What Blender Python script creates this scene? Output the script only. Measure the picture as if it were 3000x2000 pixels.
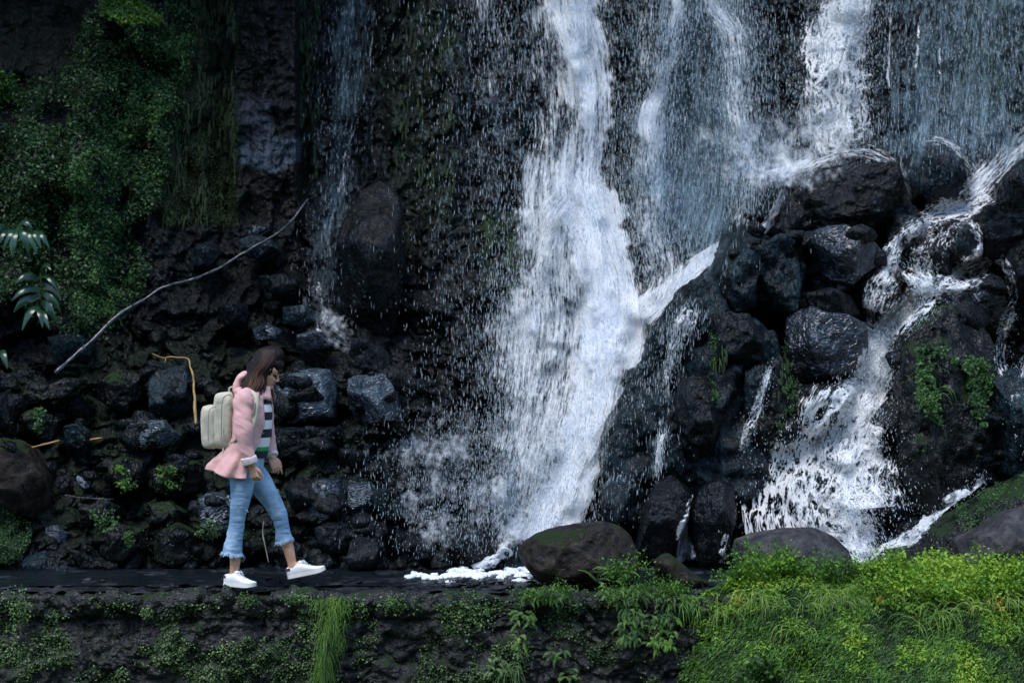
import bpy, bmesh, math, random
import numpy as np
from mathutils import Vector, Matrix, Euler

for o in list(bpy.data.objects):
    bpy.data.objects.remove(o)
SC = bpy.context.scene
COL = SC.collection
R = math.radians

# ------------------------------------------------------------------ camera
FPX = 6083.0            # focal length in pixels of the 3000 px wide frame
CAMY, CAMZ = -14.0, 1.61
cam = bpy.data.cameras.new("camera")
cam.lens = 36.0 * FPX / 3000.0
cam.sensor_width = 36.0
cam.clip_end = 2000
cam.dof.use_dof = True
cam.dof.focus_distance = 13.7
cam.dof.aperture_fstop = 2.4
co = bpy.data.objects.new("camera", cam)
COL.objects.link(co)
co.location = (0, CAMY, CAMZ)
co.rotation_euler = (R(90), 0, 0)
SC.camera = co

# ------------------------------------------------------------------ light
SUN_EL, SUN_AZ = 62.0, -150.0     # elevation; azimuth of the sun measured from +Y towards +X
w = bpy.data.worlds.new("World")
SC.world = w
w.use_nodes = True
nt = w.node_tree
sky = nt.nodes.new("ShaderNodeTexSky")
sky.sky_type = 'NISHITA'
sky.sun_disc = False
sky.sun_elevation = R(SUN_EL)
sky.sun_rotation = R(SUN_AZ)
sky.air_density = 1.0
sky.dust_density = 0.4
sky.ozone_density = 1.3
nt.links.new(sky.outputs[0], nt.nodes["Background"].inputs[0])
nt.nodes["Background"].inputs[1].default_value = 0.115
sl = bpy.data.lights.new("sun", 'SUN')
sl.energy = 1.0
sl.angle = R(25)
sl.color = (1.0, 0.96, 0.90)
so = bpy.data.objects.new("sun", sl)
COL.objects.link(so)
_d = Vector((math.sin(R(SUN_AZ)) * math.cos(R(SUN_EL)), math.cos(R(SUN_AZ)) * math.cos(R(SUN_EL)), math.sin(R(SUN_EL))))
so.rotation_euler = _d.to_track_quat('Z', 'Y').to_euler()
so.location = _d * 30
SC.view_settings.view_transform = 'Standard'
SC.view_settings.look = 'None'
SC.view_settings.exposure = 1.68
SC.view_settings.gamma = 1.0
SC.cycles.transparent_max_bounces = 24
SC.cycles.max_bounces = 6

# ------------------------------------------------------------------ numeric helpers
def P(px, py, Y):
    """point seen at picture position (px, py) of the 3000x2000 frame, at depth plane Y"""
    d = (Y - CAMY) / FPX
    return Vector(((px - 1500) * d, Y, CAMZ + (1000 - py) * d))

def PN(px, py, Y):
    d = (Y - CAMY) / FPX
    return np.stack([(px - 1500) * d, Y + 0 * d, CAMZ + (1000 - py) * d], -1)

def _h(ix, iy, iz, s):
    n = (ix.astype(np.uint32) * np.uint32(374761393) + iy.astype(np.uint32) * np.uint32(668265263)
         + iz.astype(np.uint32) * np.uint32(2147483647) + np.uint32((s * 974634777 + 12345) & 0xffffffff))
    n = (n ^ (n >> np.uint32(13))) * np.uint32(1274126177)
    n = n ^ (n >> np.uint32(16))
    n = (n * np.uint32(2246822519)) ^ (n >> np.uint32(15))
    return (n & np.uint32(0xffffff)).astype(np.float64) / float(0xffffff)

def vnoise(p, s=0):
    """smooth value noise in -1..1, p (...,3)"""
    f = np.floor(p)
    i = f.astype(np.int64)
    t = p - f
    t = t * t * t * (t * (t * 6 - 15) + 10)
    r = 0
    for dx in (0, 1):
        wx = t[..., 0] if dx else 1 - t[..., 0]
        for dy in (0, 1):
            wy = t[..., 1] if dy else 1 - t[..., 1]
            for dz in (0, 1):
                wz = t[..., 2] if dz else 1 - t[..., 2]
                r = r + wx * wy * wz * _h(i[..., 0] + dx, i[..., 1] + dy, i[..., 2] + dz, s)
    return r * 2 - 1

def fbm(p, s=0, oct=4, gain=.5, lac=2.03):
    a, r, q = 1.0, 0, np.asarray(p, float)
    for k in range(oct):
        r = r + a * vnoise(q + 17.3 * k, s + k)
        a *= gain
        q = q * lac
    return r

def worley(p, s=0):
    """F1, F2 and a random value of the nearest cell"""
    f = np.floor(p)
    i = f.astype(np.int64)
    f1 = np.full(p.shape[:-1], 9.)
    f2 = f1.copy()
    cid = f1 * 0
    for dx in (-1, 0, 1):
        for dy in (-1, 0, 1):
            for dz in (-1, 0, 1):
                jx, jy, jz = i[..., 0] + dx, i[..., 1] + dy, i[..., 2] + dz
                qx = jx + _h(jx, jy, jz, s)
                qy = jy + _h(jx, jy, jz, s + 1)
                qz = jz + _h(jx, jy, jz, s + 2)
                d = np.sqrt((qx - p[..., 0]) ** 2 + (qy - p[..., 1]) ** 2 + (qz - p[..., 2]) ** 2)
                c = _h(jx, jy, jz, s + 3)
                m = d < f1
                f2 = np.where(m, f1, np.minimum(f2, d))
                cid = np.where(m, c, cid)
                f1 = np.where(m, d, f1)
    return f1, f2, cid

def smooth(a, b, x):
    t = np.clip((x - a) / (b - a), 0, 1)
    return t * t * (3 - 2 * t)

def in_poly(px, py, poly, feather=0.0):
    """1 inside the polygon, fading over feather pixels inside and outside"""
    px = np.asarray(px, float); py = np.asarray(py, float)
    ins = np.zeros(px.shape, bool)
    dist = np.full(px.shape, 1e9)
    n = len(poly)
    for k in range(n):
        x0, y0 = poly[k]; x1, y1 = poly[(k + 1) % n]
        c = ((y0 > py) != (y1 > py)) & (px < (x1 - x0) * (py - y0) / ((y1 - y0) or 1e-9) + x0)
        ins ^= c
        if feather:
            L = (x1 - x0) ** 2 + (y1 - y0) ** 2
            t = np.clip(((px - x0) * (x1 - x0) + (py - y0) * (y1 - y0)) / L, 0, 1)
            dist = np.minimum(dist, np.hypot(px - x0 - t * (x1 - x0), py - y0 - t * (y1 - y0)))
    if not feather:
        return ins.astype(float)
    sd = np.where(ins, dist, -dist)
    return smooth(-feather, feather, sd)

# ------------------------------------------------------------------ object helpers
def tag(o, label=None, cat=None, group=None, kind=None):
    if label: o['label'] = label
    if cat: o['category'] = cat
    if group: o['group'] = group
    if kind: o['kind'] = kind
    return o

def link(name, me, mat=None, parent=None):
    o = bpy.data.objects.new(name, me)
    COL.objects.link(o)
    if mat is not None and me is not None:
        me.materials.append(mat)
    if parent is not None:
        o.parent = parent
        o.matrix_parent_inverse = parent.matrix_basis.inverted()
    return o

def npmesh(name, V, F, mat=None, parent=None, attrs=None, smooth_=True, uv=None):
    """mesh object from arrays. F: (n,3) or (n,4) int array. attrs: {name: (domain, type, array)}"""
    me = bpy.data.meshes.new(name)
    V = np.ascontiguousarray(V, np.float32); F = np.ascontiguousarray(F, np.int32)
    me.vertices.add(len(V)); me.vertices.foreach_set("co", V.ravel())
    k = F.shape[1]
    me.loops.add(F.size); me.loops.foreach_set("vertex_index", F.ravel())
    me.polygons.add(len(F))
    me.polygons.foreach_set("loop_start", np.arange(0, F.size, k, dtype=np.int32))
    if smooth_:
        me.polygons.foreach_set("use_smooth", np.ones(len(F), bool))
    me.update(calc_edges=True)
    for an, (dom, ty, arr) in (attrs or {}).items():
        a = me.attributes.new(an, ty, dom)
        a.data.foreach_set("value" if ty == 'FLOAT' else ("vector" if ty == 'FLOAT_VECTOR' else "color"), np.ascontiguousarray(arr, np.float32).ravel())
    if uv is not None:
        l = me.uv_layers.new(name="UVMap")
        l.data.foreach_set("uv", np.ascontiguousarray(uv[F.ravel()], np.float32).ravel())
    return link(name, me, mat, parent)

def grid_faces(nu, nv, wrap=False):
    """faces of a grid with index iv*nu+iu"""
    iu = np.arange(nu if wrap else nu - 1); iv = np.arange(nv - 1)
    a, b = np.meshgrid(iu, iv)
    a = a.ravel(); b = b.ravel()
    a2 = (a + 1) % nu
    return np.stack([b * nu + a, b * nu + a2, (b + 1) * nu + a2, (b + 1) * nu + a], -1)

# ------------------------------------------------------------------ material helpers
class NT:
    def __init__(s, name):
        s.m = bpy.data.materials.new(name); s.m.use_nodes = True
        s.t = s.m.node_tree; s.b = s.t.nodes["Principled BSDF"]; s.out = s.t.nodes["Material Output"]
    def n(s, ty, props=None, **ins):
        nd = s.t.nodes.new("ShaderNode" + ty)
        for k, v in (props or {}).items(): setattr(nd, k, v)
        for k, v in ins.items():
            s.set(nd, k.replace('_', ' '), v)
        return nd
    def set(s, nd, key, v):
        i = nd.inputs[int(key)] if key.isdigit() else nd.inputs[key]
        if isinstance(v, bpy.types.NodeSocket): s.t.links.new(v, i)
        elif isinstance(v, bpy.types.Node): s.t.links.new(v.outputs[0], i)
        else: i.default_value = v
    def math(s, op, a, b=0.0, c=None, clamp=False):
        nd = s.t.nodes.new("ShaderNodeMath"); nd.operation = op; nd.use_clamp = clamp
        s.set(nd, '0', a); s.set(nd, '1', b)
        if c is not None: s.set(nd, '2', c)
        return nd.outputs[0]
    def mix(s, f, a, b):
        nd = s.t.nodes.new("ShaderNodeMix"); nd.data_type = 'RGBA'
        s.set(nd, '0', f); s.set(nd, '6', a); s.set(nd, '7', b)
        return nd.outputs[2]
    def ramp(s, f, stops, interp='LINEAR'):
        nd = s.t.nodes.new("ShaderNodeValToRGB"); nd.color_ramp.interpolation = interp
        el = nd.color_ramp.elements
        while len(el) > 1: el.remove(el[-1])
        el[0].position = stops[0][0]; c = stops[0][1]
        el[0].color = c if hasattr(c, '__len__') else (c, c, c, 1)
        for p_, c in stops[1:]:
            e = el.new(p_); e.color = c if hasattr(c, '__len__') else (c, c, c, 1)
        s.set(nd, '0', f)
        return nd.outputs[0]
    def map01(s, v, a, b, c=0.0, d=1.0):
        nd = s.t.nodes.new("ShaderNodeMapRange"); nd.interpolation_type = 'SMOOTHSTEP'
        s.set(nd, '0', v)
        for k, x in enumerate((a, b, c, d)): s.set(nd, str(k + 1), x)
        return nd.outputs[0]
    def coord(s, which='Object', scale=(1, 1, 1), loc=(0, 0, 0)):
        tc = s.t.nodes.new("ShaderNodeTexCoord")
        mp = s.t.nodes.new("ShaderNodeMapping"); mp.inputs['Scale'].default_value = scale; mp.inputs['Location'].default_value = loc
        s.t.links.new(tc.outputs[which], mp.inputs[0])
        return mp.outputs[0]
    def noise(s, vec, scale, detail=4, rough=.55, dist=0.0):
        return s.n('TexNoise', None, Vector=vec, Scale=scale, Detail=detail, Roughness=rough, Distortion=dist).outputs[0]
    def attr(s, name):
        a = s.t.nodes.new("ShaderNodeAttribute"); a.attribute_name = name
        return a
    def bump(s, h, strength=.5, dist=.02, normal=None):
        nd = s.t.nodes.new("ShaderNodeBump")
        nd.inputs['Strength'].default_value = strength; nd.inputs['Distance'].default_value = dist
        s.set(nd, 'Height', h)
        if normal is not None: s.set(nd, 'Normal', normal)
        return nd.outputs[0]
    def p(s, **k):
        for a, v in k.items(): s.set(s.b, a.replace('_', ' '), v)
        return s.m

def C(r, g, b): return (r, g, b, 1.0)
def srgb(r, g, b):
    f = lambda c: c / 12.92 if c <= .04045 else ((c + .055) / 1.055) ** 2.4
    return (f(r / 255), f(g / 255), f(b / 255), 1.0)
# ================================================================== materials of the setting
def rock_material(name, dark, light, moss=0.0, moss_col=C(.010, .024, .004), rough=(.22, .5), bump=.6, streak=False, attrs=False, ripple=.6, spec=.2, ripz=2.2, rips=17):
    t = NT(name)
    oc = t.coord('Object')
    oi = t.n('ObjectInfo')
    off = t.n('VectorMath', {'operation': 'ADD'})
    t.set(off, '0', oc)
    sc = t.n('VectorMath', {'operation': 'SCALE'}); t.set(sc, '0', oi.outputs['Location']); sc.inputs['Scale'].default_value = 3.1
    t.set(off, '1', sc)
    v = off.outputs[0]
    n1 = t.noise(v, 3.5, 6, .62)
    n2 = t.noise(v, 15, 4, .55)
    n3 = t.noise(v, 90, 3, .6)
    mus = t.n('TexVoronoi', {'feature': 'DISTANCE_TO_EDGE'}, Vector=v, Scale=7.0)
    sv = t.n('Mapping', None, Vector=v); sv.inputs['Scale'].default_value = (1, 1, .12)
    st = t.noise(sv.outputs[0], 30, 5, .6)
    mixn = t.math('ADD', t.math('MULTIPLY', n1, .55), t.math('MULTIPLY', n2, .45))
    if streak: mixn = t.math('ADD', t.math('MULTIPLY', mixn, .6), t.math('MULTIPLY', st, .4))
    f = t.map01(mixn, .42, .68)
    col = t.mix(f, dark, light)
    ru = t.map01(n2, .3, .7, rough[0], rough[1])
    geo = t.n('NewGeometry')
    sx = t.n('SeparateXYZ', None, Vector=geo.outputs['Normal'])
    up = sx.outputs[2]
    h = t.math('ADD', t.math('MULTIPLY', n1, 1.2), t.math('ADD', t.math('MULTIPLY', n2, .40), t.math('MULTIPLY', n3, .03)))
    if streak: h = t.math('ADD', h, t.math('MULTIPLY', st, .5))
    if attrs:
        pale = t.attr('pale').outputs['Fac']; ms = t.attr('moss').outputs['Fac']; br = t.attr('brown').outputs['Fac']; fm = t.attr('film').outputs['Fac']
        col = t.mix(t.math('MULTIPLY', br, t.map01(n2, .25, .75, .35, 1)), col, C(.0095, .0075, .006))
        col = t.mix(t.math('MULTIPLY', pale, t.map01(st, .35, .6, .15, .9)), col, C(.06, .085, .115))
        mm = t.math('MULTIPLY', ms, t.map01(mixn, .36, .6, .25, 1))
        ff = t.math('MULTIPLY', fm, t.map01(st, .5, .72))
        col = t.mix(mm, col, t.mix(t.map01(n3, .3, .7), C(.008, .02, .004), moss_col))
        col = t.mix(ff, col, C(.16, .25, .30))
        ru = t.math('ADD', ru, t.math('MULTIPLY', mm, .35), clamp=True)
    elif moss > 0:
        mk = t.math('ADD', t.math('MULTIPLY', n1, 1.0), t.math('MULTIPLY', up, .22))
        mm = t.map01(t.math('ADD', mk, t.math('MULTIPLY', n2, .4)), 1.02 - moss * .5, 1.14 - moss * .5)
        col = t.mix(mm, col, t.mix(t.map01(n3, .3, .7), C(.007, .018, .004), moss_col))
        ru = t.math('ADD', ru, t.math('MULTIPLY', mm, .4), clamp=True)
    # water ripples running over the wet stone
    rv = t.n('Mapping', None, Vector=v); rv.inputs['Scale'].default_value = (1, 1, ripz)
    rip = t.noise(rv.outputs[0], rips, 2, .45, 1.4)
    nb = t.bump(h, bump, .07)
    nb = t.bump(rip, ripple, .035, nb)
    return t.p(Base_Color=col, Roughness=ru, Normal=nb, Specular_IOR_Level=spec)

M = {}
DK, LT = C(.0018, .0027, .0032), C(.007, .012, .015)
M['cliff'] = rock_material('wet_cliff_rock', DK, LT, ripz=.35, rips=26, streak=True, attrs=True, rough=(.16, .45), bump=.8)
M['rock'] = rock_material('wet_basalt', C(.0015, .0022, .0028), C(.006, .013, .017), streak=True, ripz=.3, rips=30, rough=(.10, .34), bump=.7)
M['rock_moss'] = rock_material('mossy_basalt', ripz=.4, rips=26, dark=C(.0028, .0034, .0036), light=C(.010, .014, .015), moss=.38, rough=(.14, .4), bump=.7)
M['rock_pale'] = rock_material('pale_wet_basalt', C(.022, .034, .048), C(.085, .125, .165), rough=(.15, .32), ripple=1.0, spec=.7)
M['rock_teal'] = rock_material('teal_wet_basalt', C(.0025, .005, .0068), C(.018, .040, .052), streak=True, ripz=.3, rips=30, rough=(.10, .32), bump=.7)
M['rock_sheen'] = rock_material('glossy_wet_basalt', C(.008, .012, .018), C(.030, .044, .064), rough=(.10, .26), ripple=.9, spec=.8, ripz=1.2, rips=20)
M['rock_grey'] = rock_material('dry_grey_stone', C(.022, .022, .024), C(.075, .074, .076), rough=(.5, .8), ripple=.1)
M['rock_brown'] = rock_material('brown_damp_stone', C(.007, .0055, .0045), C(.036, .027, .019), moss=.30, rough=(.4, .7), ripple=.1)
M['wallstone'] = rock_material('damp_wall_stone', C(.005, .0055, .006), C(.022, .024, .028), moss=.36, rough=(.35, .7), ripple=.3, bump=1.0, spec=.4)
M['cap'] = rock_material('worn_capstone', C(.006, .007, .009), C(.034, .040, .050), rough=(.3, .6), ripple=.3)

def leaf_material(name, cols, rough=.45, trans=.25):
    """cols: ramp by the per-leaf random attribute 'rnd'"""
    t = NT(name)
    a = t.attr('rnd').outputs['Fac']
    n = t.noise(t.coord('Object'), 9, 2, .5); n0 = t.noise(t.coord('Object', (1, 1, 1), (7, 3, 1)), 2.6, 2, .5)
    f = t.math('ADD', t.math('MULTIPLY', a, .6), t.math('ADD', t.math('MULTIPLY', t.math('SUBTRACT', n, .45), .8), t.math('MULTIPLY', t.math('SUBTRACT', n0, .5), 1.0)), clamp=True)
    k = len(cols)
    col = t.ramp(f, [(i / (k - 1), C(*c)) for i, c in enumerate(cols)])
    t.p(Base_Color=col, Roughness=rough, Specular_IOR_Level=.4)
    tr = t.n('BsdfTranslucent', None, Color=col)
    mx = t.n('MixShader', None); mx.inputs[0].default_value = trans
    t.t.links.new(t.b.outputs[0], mx.inputs[1]); t.t.links.new(tr.outputs[0], mx.inputs[2])
    t.t.links.new(mx.outputs[0], t.out.inputs[0])
    return t.m
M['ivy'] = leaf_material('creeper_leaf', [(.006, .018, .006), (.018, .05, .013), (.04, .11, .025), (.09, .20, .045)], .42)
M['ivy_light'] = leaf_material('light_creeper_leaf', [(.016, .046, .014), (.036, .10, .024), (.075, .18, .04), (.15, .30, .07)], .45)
M['bank'] = leaf_material('bank_leaf', [(.012, .04, .005), (.04, .12, .01), (.10, .25, .018), (.22, .40, .035), (.45, .50, .06)], .45, .3)
M['bank_yellow'] = leaf_material('yellow_green_leaf', [(.05, .14, .01), (.14, .30, .02), (.30, .46, .04), (.58, .56, .08)], .5, .3)
M['blade'] = leaf_material('grass_blade', [(.05, .12, .015), (.12, .24, .03), (.26, .36, .07), (.45, .5, .2)], .45, .3)
M['fern'] = leaf_material('fern_frond', [(.02, .06, .008), (.05, .14, .015), (.12, .25, .025), (.30, .33, .04)], .45, .3)
M['clover'] = leaf_material('pale_clover', [(.03, .07, .02), (.08, .16, .04), (.17, .28, .09), (.30, .42, .18)], .5)
M['dkmoss'] = leaf_material('dark_moss', [(.006, .018, .003), (.014, .038, .005), (.03, .07, .008)], .7, .1)
M['lily'] = leaf_material('glossy_leaf', [(.008, .03, .016), (.016, .055, .03), (.03, .085, .045)], .22, .1)

# ================================================================== cliff
CX = np.array([-900, -300, 0, 200, 400, 560, 640, 700, 860, 900, 1000, 1150, 1300, 1500, 1650, 1800, 1950, 2100, 2300, 2500, 2700, 2900, 3100, 3900.])
CR = [-1400, -500, 0, 300, 500, 650, 800, 950, 1100, 1250, 1400, 1500, 1600, 1660, 1700, 1900]
def _col(px):
    """depth of the cliff down one column of the picture"""
    return None
DEPTH = {   #      -1400 -500   0   300   500   650   800   950  1100  1250  1400  1500  1600  1660  1700  1900
    -900: [0.5, 1.4, 2.2, 2.0, 1.8, 1.6, 1.5, 1.4, 1.3, 1.2, 1.1, 1.0, .95, .90, .90, .90],  # left columns jut out above the frame: overhang added to shade the left
    -300: [0.9, 2.2, 3.0, 2.7, 2.4, 2.2, 2.1, 2.0, 1.9, 1.7, 1.4, 1.2, 1.05, 1.0, 1.0, 1.0],
    0:    [1.2, 2.6, 3.3, 2.9, 2.6, 2.5, 2.45, 2.3, 2.1, 1.8, 1.45, 1.25, 1.05, 1.0, 1.0, 1.0],
    200:  [1.2, 2.7, 3.3, 2.9, 2.7, 2.6, 2.55, 2.4, 2.1, 1.8, 1.45, 1.25, 1.08, 1.0, 1.0, 1.0],
    400:  [1.4, 2.9, 3.3, 3.1, 3.0, 3.0, 2.9, 2.6, 2.2, 1.85, 1.5, 1.28, 1.08, 1.0, 1.0, 1.0],
    560:  [1.6, 3.2, 3.7, 3.6, 3.5, 3.4, 3.1, 2.7, 2.3, 1.9, 1.5, 1.28, 1.08, 1.0, 1.0, 1.0],
    640:  [1.7, 3.2, 3.8, 3.7, 3.6, 3.5, 3.1, 2.7, 2.3, 1.9, 1.5, 1.28, 1.08, 1.0, 1.0, 1.0],
    700:  [1.8, 2.9, 3.4, 3.35, 3.3, 3.3, 3.1, 2.7, 2.3, 1.9, 1.5, 1.28, 1.08, 1.0, 1.0, 1.0],
    860:  [2.0, 3.0, 3.4, 3.35, 3.3, 3.3, 3.1, 2.7, 2.2, 1.85, 1.5, 1.28, 1.08, 1.0, 1.0, 1.0],
    900:  [2.4, 3.6, 4.0, 3.9, 3.8, 3.6, 3.2, 2.7, 2.2, 1.85, 1.5, 1.28, 1.08, 1.0, 1.0, 1.0],
    1000: [2.8, 3.8, 4.1, 4.0, 3.8, 3.6, 3.2, 2.7, 2.2, 1.85, 1.5, 1.28, 1.08, 1.0, 1.0, 1.0],
    1150: [2.9, 3.6, 3.7, 3.6, 3.5, 3.4, 3.2, 2.9, 2.5, 1.95, 1.6, 1.35, 1.1, 1.0, 1.0, 1.0],
    1300: [3.2, 3.6, 3.5, 3.35, 3.3, 3.2, 3.1, 2.9, 2.6, 2.2, 1.8, 1.45, 1.15, 1.0, 1.0, 1.0],
    1500: [3.9, 3.8, 3.6, 3.45, 3.35, 3.2, 3.05, 2.85, 2.6, 2.35, 2.0, 1.7, 1.3, 1.1, 1.0, 1.0],
    1650: [4.0, 3.9, 3.7, 3.5, 3.4, 3.15, 2.95, 2.8, 2.55, 2.3, 2.0, 1.7, 1.3, 1.1, 1.0, 1.0],
    1800: [4.1, 4.0, 3.8, 3.6, 3.45, 3.3, 3.1, 2.85, 2.5, 2.2, 1.8, 1.6, 1.3, 1.1, 1.0, 1.0],
    1950: [4.1, 4.0, 3.8, 3.6, 3.45, 3.3, 3.1, 2.7, 2.3, 1.9, 1.6, 1.4, 1.2, 1.05, 1.0, 1.0],
    2100: [4.2, 4.1, 3.9, 3.6, 3.45, 3.3, 2.9, 2.5, 2.1, 1.75, 1.5, 1.3, 1.1, 1.0, .95, .9],
    2300: [4.3, 4.2, 3.9, 3.6, 3.35, 3.1, 2.7, 2.3, 2.0, 1.65, 1.4, 1.2, 1.05, .95, .9, .9],
    2500: [4.3, 4.2, 3.8, 3.5, 3.15, 2.95, 2.6, 2.2, 1.8, 1.5, 1.3, 1.1, .95, .85, .8, .8],
    2700: [4.4, 4.3, 3.9, 3.6, 3.3, 2.8, 2.5, 2.3, 1.9, 1.6, 1.3, 1.05, .9, .8, .75, .7],
    2900: [4.4, 4.3, 3.9, 3.5, 3.2, 2.7, 2.4, 2.2, 1.9, 1.5, 1.2, .95, .8, .7, .65, .6],
    3100: [4.3, 4.2, 3.8, 3.4, 3.0, 2.6, 2.3, 2.1, 1.8, 1.4, 1.1, .85, .7, .6, .6, .6],
    3900: [3.6, 3.4, 3.0, 2.6, 2.3, 2.0, 1.8, 1.6, 1.4, 1.1, .8, .6, .5, .4, .4, .4],
}
_DT = np.array([DEPTH[int(x)] for x in CX])
def F(px, py):
    """depth plane of the bare cliff at a picture position (bilinear, eased)"""
    px = np.asarray(px, float); py = np.asarray(py, float)
    i = np.clip(np.searchsorted(CX, px) - 1, 0, len(CX) - 2)
    j = np.clip(np.searchsorted(np.array(CR), py) - 1, 0, len(CR) - 2)
    cr = np.array(CR, float)
    u = np.clip((px - CX[i]) / (CX[i + 1] - CX[i]), 0, 1)
    v = np.clip((py - cr[j]) / (cr[j + 1] - cr[j]), 0, 1)
    u = u * u * (3 - 2 * u)
    return (_DT[i, j] * (1 - u) + _DT[i + 1, j] * u) * (1 - v) + (_DT[i, j + 1] * (1 - u) + _DT[i + 1, j + 1] * u) * v

def FD(px, py):
    """cliff depth with its ledges, columns and roughness"""
    Y = F(px, py)
    p = PN(px, py, Y)
    slope = smooth(650, 1000, py)             # rubble below, columns above
    ivy = in_poly(px, py, IVY_AREA, 40)
    colm = fbm(p * np.array([2.6, .8, .28]), 5, 4) * .16 + np.abs(vnoise(p * np.array([5.5, 1, .7]), 9)) * .10 * (1 - ivy)
    q = p + np.stack([fbm(p * 2.2, 61, 3), fbm(p * 2.2, 62, 3), fbm(p * 2.2, 63, 3)], -1) * .16
    f1, f2, cid = worley(q * np.array([3.0, 1.5, 2.4]), 31)
    dome = np.clip(.75 - f1, 0, 1)
    blk = (cid - .5) * .30 - dome * .28 + .12
    g1, g2, gid = worley(q * np.array([7.0, 3.0, 6.0]), 77)
    blk2 = (gid - .5) * .12 - np.clip(.7 - g1, 0, 1) * .13 + .05
    a1, a2, aid = worley(q * np.array([3.4, 1.0, .9]), 50)
    b1, b2, bid = worley(q * np.array([8, 2.0, 2.2]), 55)
    slab = (aid - .5) * .16 - np.clip(.8 - a1, 0, 1) * .12 + (bid - .5) * .05 - np.clip(.7 - b1, 0, 1) * .05
    fine = fbm(p * 7, 3, 4) * .035 + fbm(p * 24, 6, 3) * .012
    d = (1 - slope) * (colm + slab * (1 - ivy)) + slope * (blk * .9 + blk2 * 1.2) + fine
    edge = smooth(1700, 1640, py)
    return Y + d * (.15 + .85 * edge) + ivy * fbm(p * 1.6, 14, 3) * .22

IVY_AREA = [(-900, -100), (240, 20), (540, 30), (560, 150), (520, 300), (490, 420), (460, 580), (400, 640), (420, 760), (400, 880), (300, 990), (120, 1010), (-900, 1050)]
MOSS = [  # regions of moss and their strength
    ([(500, -400), (690, -400), (690, 600), (640, 660), (470, 660), (470, 500), (540, 250)], 50, .75),
    ([(885, -400), (935, -400), (935, 540), (890, 600)], 20, .7),
    ([(1100, -400), (1330, -400), (1350, 700), (1150, 600), (1120, 300)], 40, .45),
    ([(1400, 620), (1520, 620), (1520, 850), (1430, 850)], 30, .95),
    ([(2780, -100), (2960, -100), (2960, 330), (2900, 350), (2840, 200)], 40, .55),
    ([(200, 1000), (800, 1000), (1000, 1400), (900, 1600), (100, 1600), (100, 1300)], 80, .45),
    ([(-900, -400), (200, -400), (300, 300), (-900, 600)], 60, .25)]
PALE = [([(685, 395), (885, 405), (880, 470), (800, 510), (690, 480)], 8, 1.0), ([(690, 280), (790, 290), (800, 400), (690, 400)], 14, .6),
        ([(1420, 240), (1480, 300), (1470, 470), (1420, 420)], 20, .5)]
BROWN = [([(-900, -900), (280, -900), (280, 150), (230, 280), (-900, 220)], 50, .9), ([(690, 480), (890, 480), (890, 660), (700, 660)], 25, .9),
         ([(680, -400), (890, -400), (890, 390), (690, 390)], 20, .35), ([(1150, -300), (1450, -300), (1500, 1250), (1200, 1250)], 60, .3),
         ([(2600, -100), (2760, -100), (2700, 500), (2560, 500)], 40, .35)]
FILM = [([(1150, -300), (1500, -300), (1500, 1300), (1400, 1400), (1300, 900), (1180, 500)], 60, .35), ([(1480, -300), (3100, -300), (3100, 480), (2700, 560), (2300, 500), (1900, 900), (1480, 1000)], 40, .75),
        ([(890, -300), (1110, -300), (1100, 900), (950, 1000), (900, 500)], 40, .45), ([(1480, 900), (2000, 800), (1900, 1600), (1450, 1600)], 40, .8),
        ([(1060, 1250), (1500, 1250), (1500, 1650), (900, 1650)], 60, .5), ([(2150, 900), (2640, 700), (2640, 1650), (2150, 1650)], 40, .8)]

def build_cliff():
    nx, ny = 900, 640
    gx = np.linspace(-900, 3900, nx); gy = np.linspace(-1400, 1900, ny)
    # finer sampling inside the frame
    gx = np.concatenate([np.linspace(-900, -60, 60, endpoint=False), np.linspace(-60, 3060, 900, endpoint=False), np.linspace(3060, 3900, 60)])
    gy = np.concatenate([np.linspace(-1400, -40, 70, endpoint=False), np.linspace(-40, 1720, 540, endpoint=False), np.linspace(1720, 1900, 14)])
    A, B = np.meshgrid(gx, gy)
    Y = FD(A, B)
    V = PN(A, B, Y).reshape(-1, 3)
    def field(lst):
        r = np.zeros(A.shape)
        for poly, fe, s in lst: r = np.maximum(r, in_poly(A, B, poly, fe) * s)
        return r.ravel()
    at = {'moss': ('POINT', 'FLOAT', field(MOSS)), 'pale': ('POINT', 'FLOAT', field(PALE)), 'brown': ('POINT', 'FLOAT', field(BROWN)), 'film': ('POINT', 'FLOAT', field(FILM))}
    o = npmesh('cliff', V, grid_faces(len(gx), len(gy))[:, ::-1], M['cliff'], attrs=at)
    tag(o, 'tall dark wet basalt cliff with mossy columns behind the falls', 'cliff', kind='structure')
    return o
build_cliff()

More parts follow.
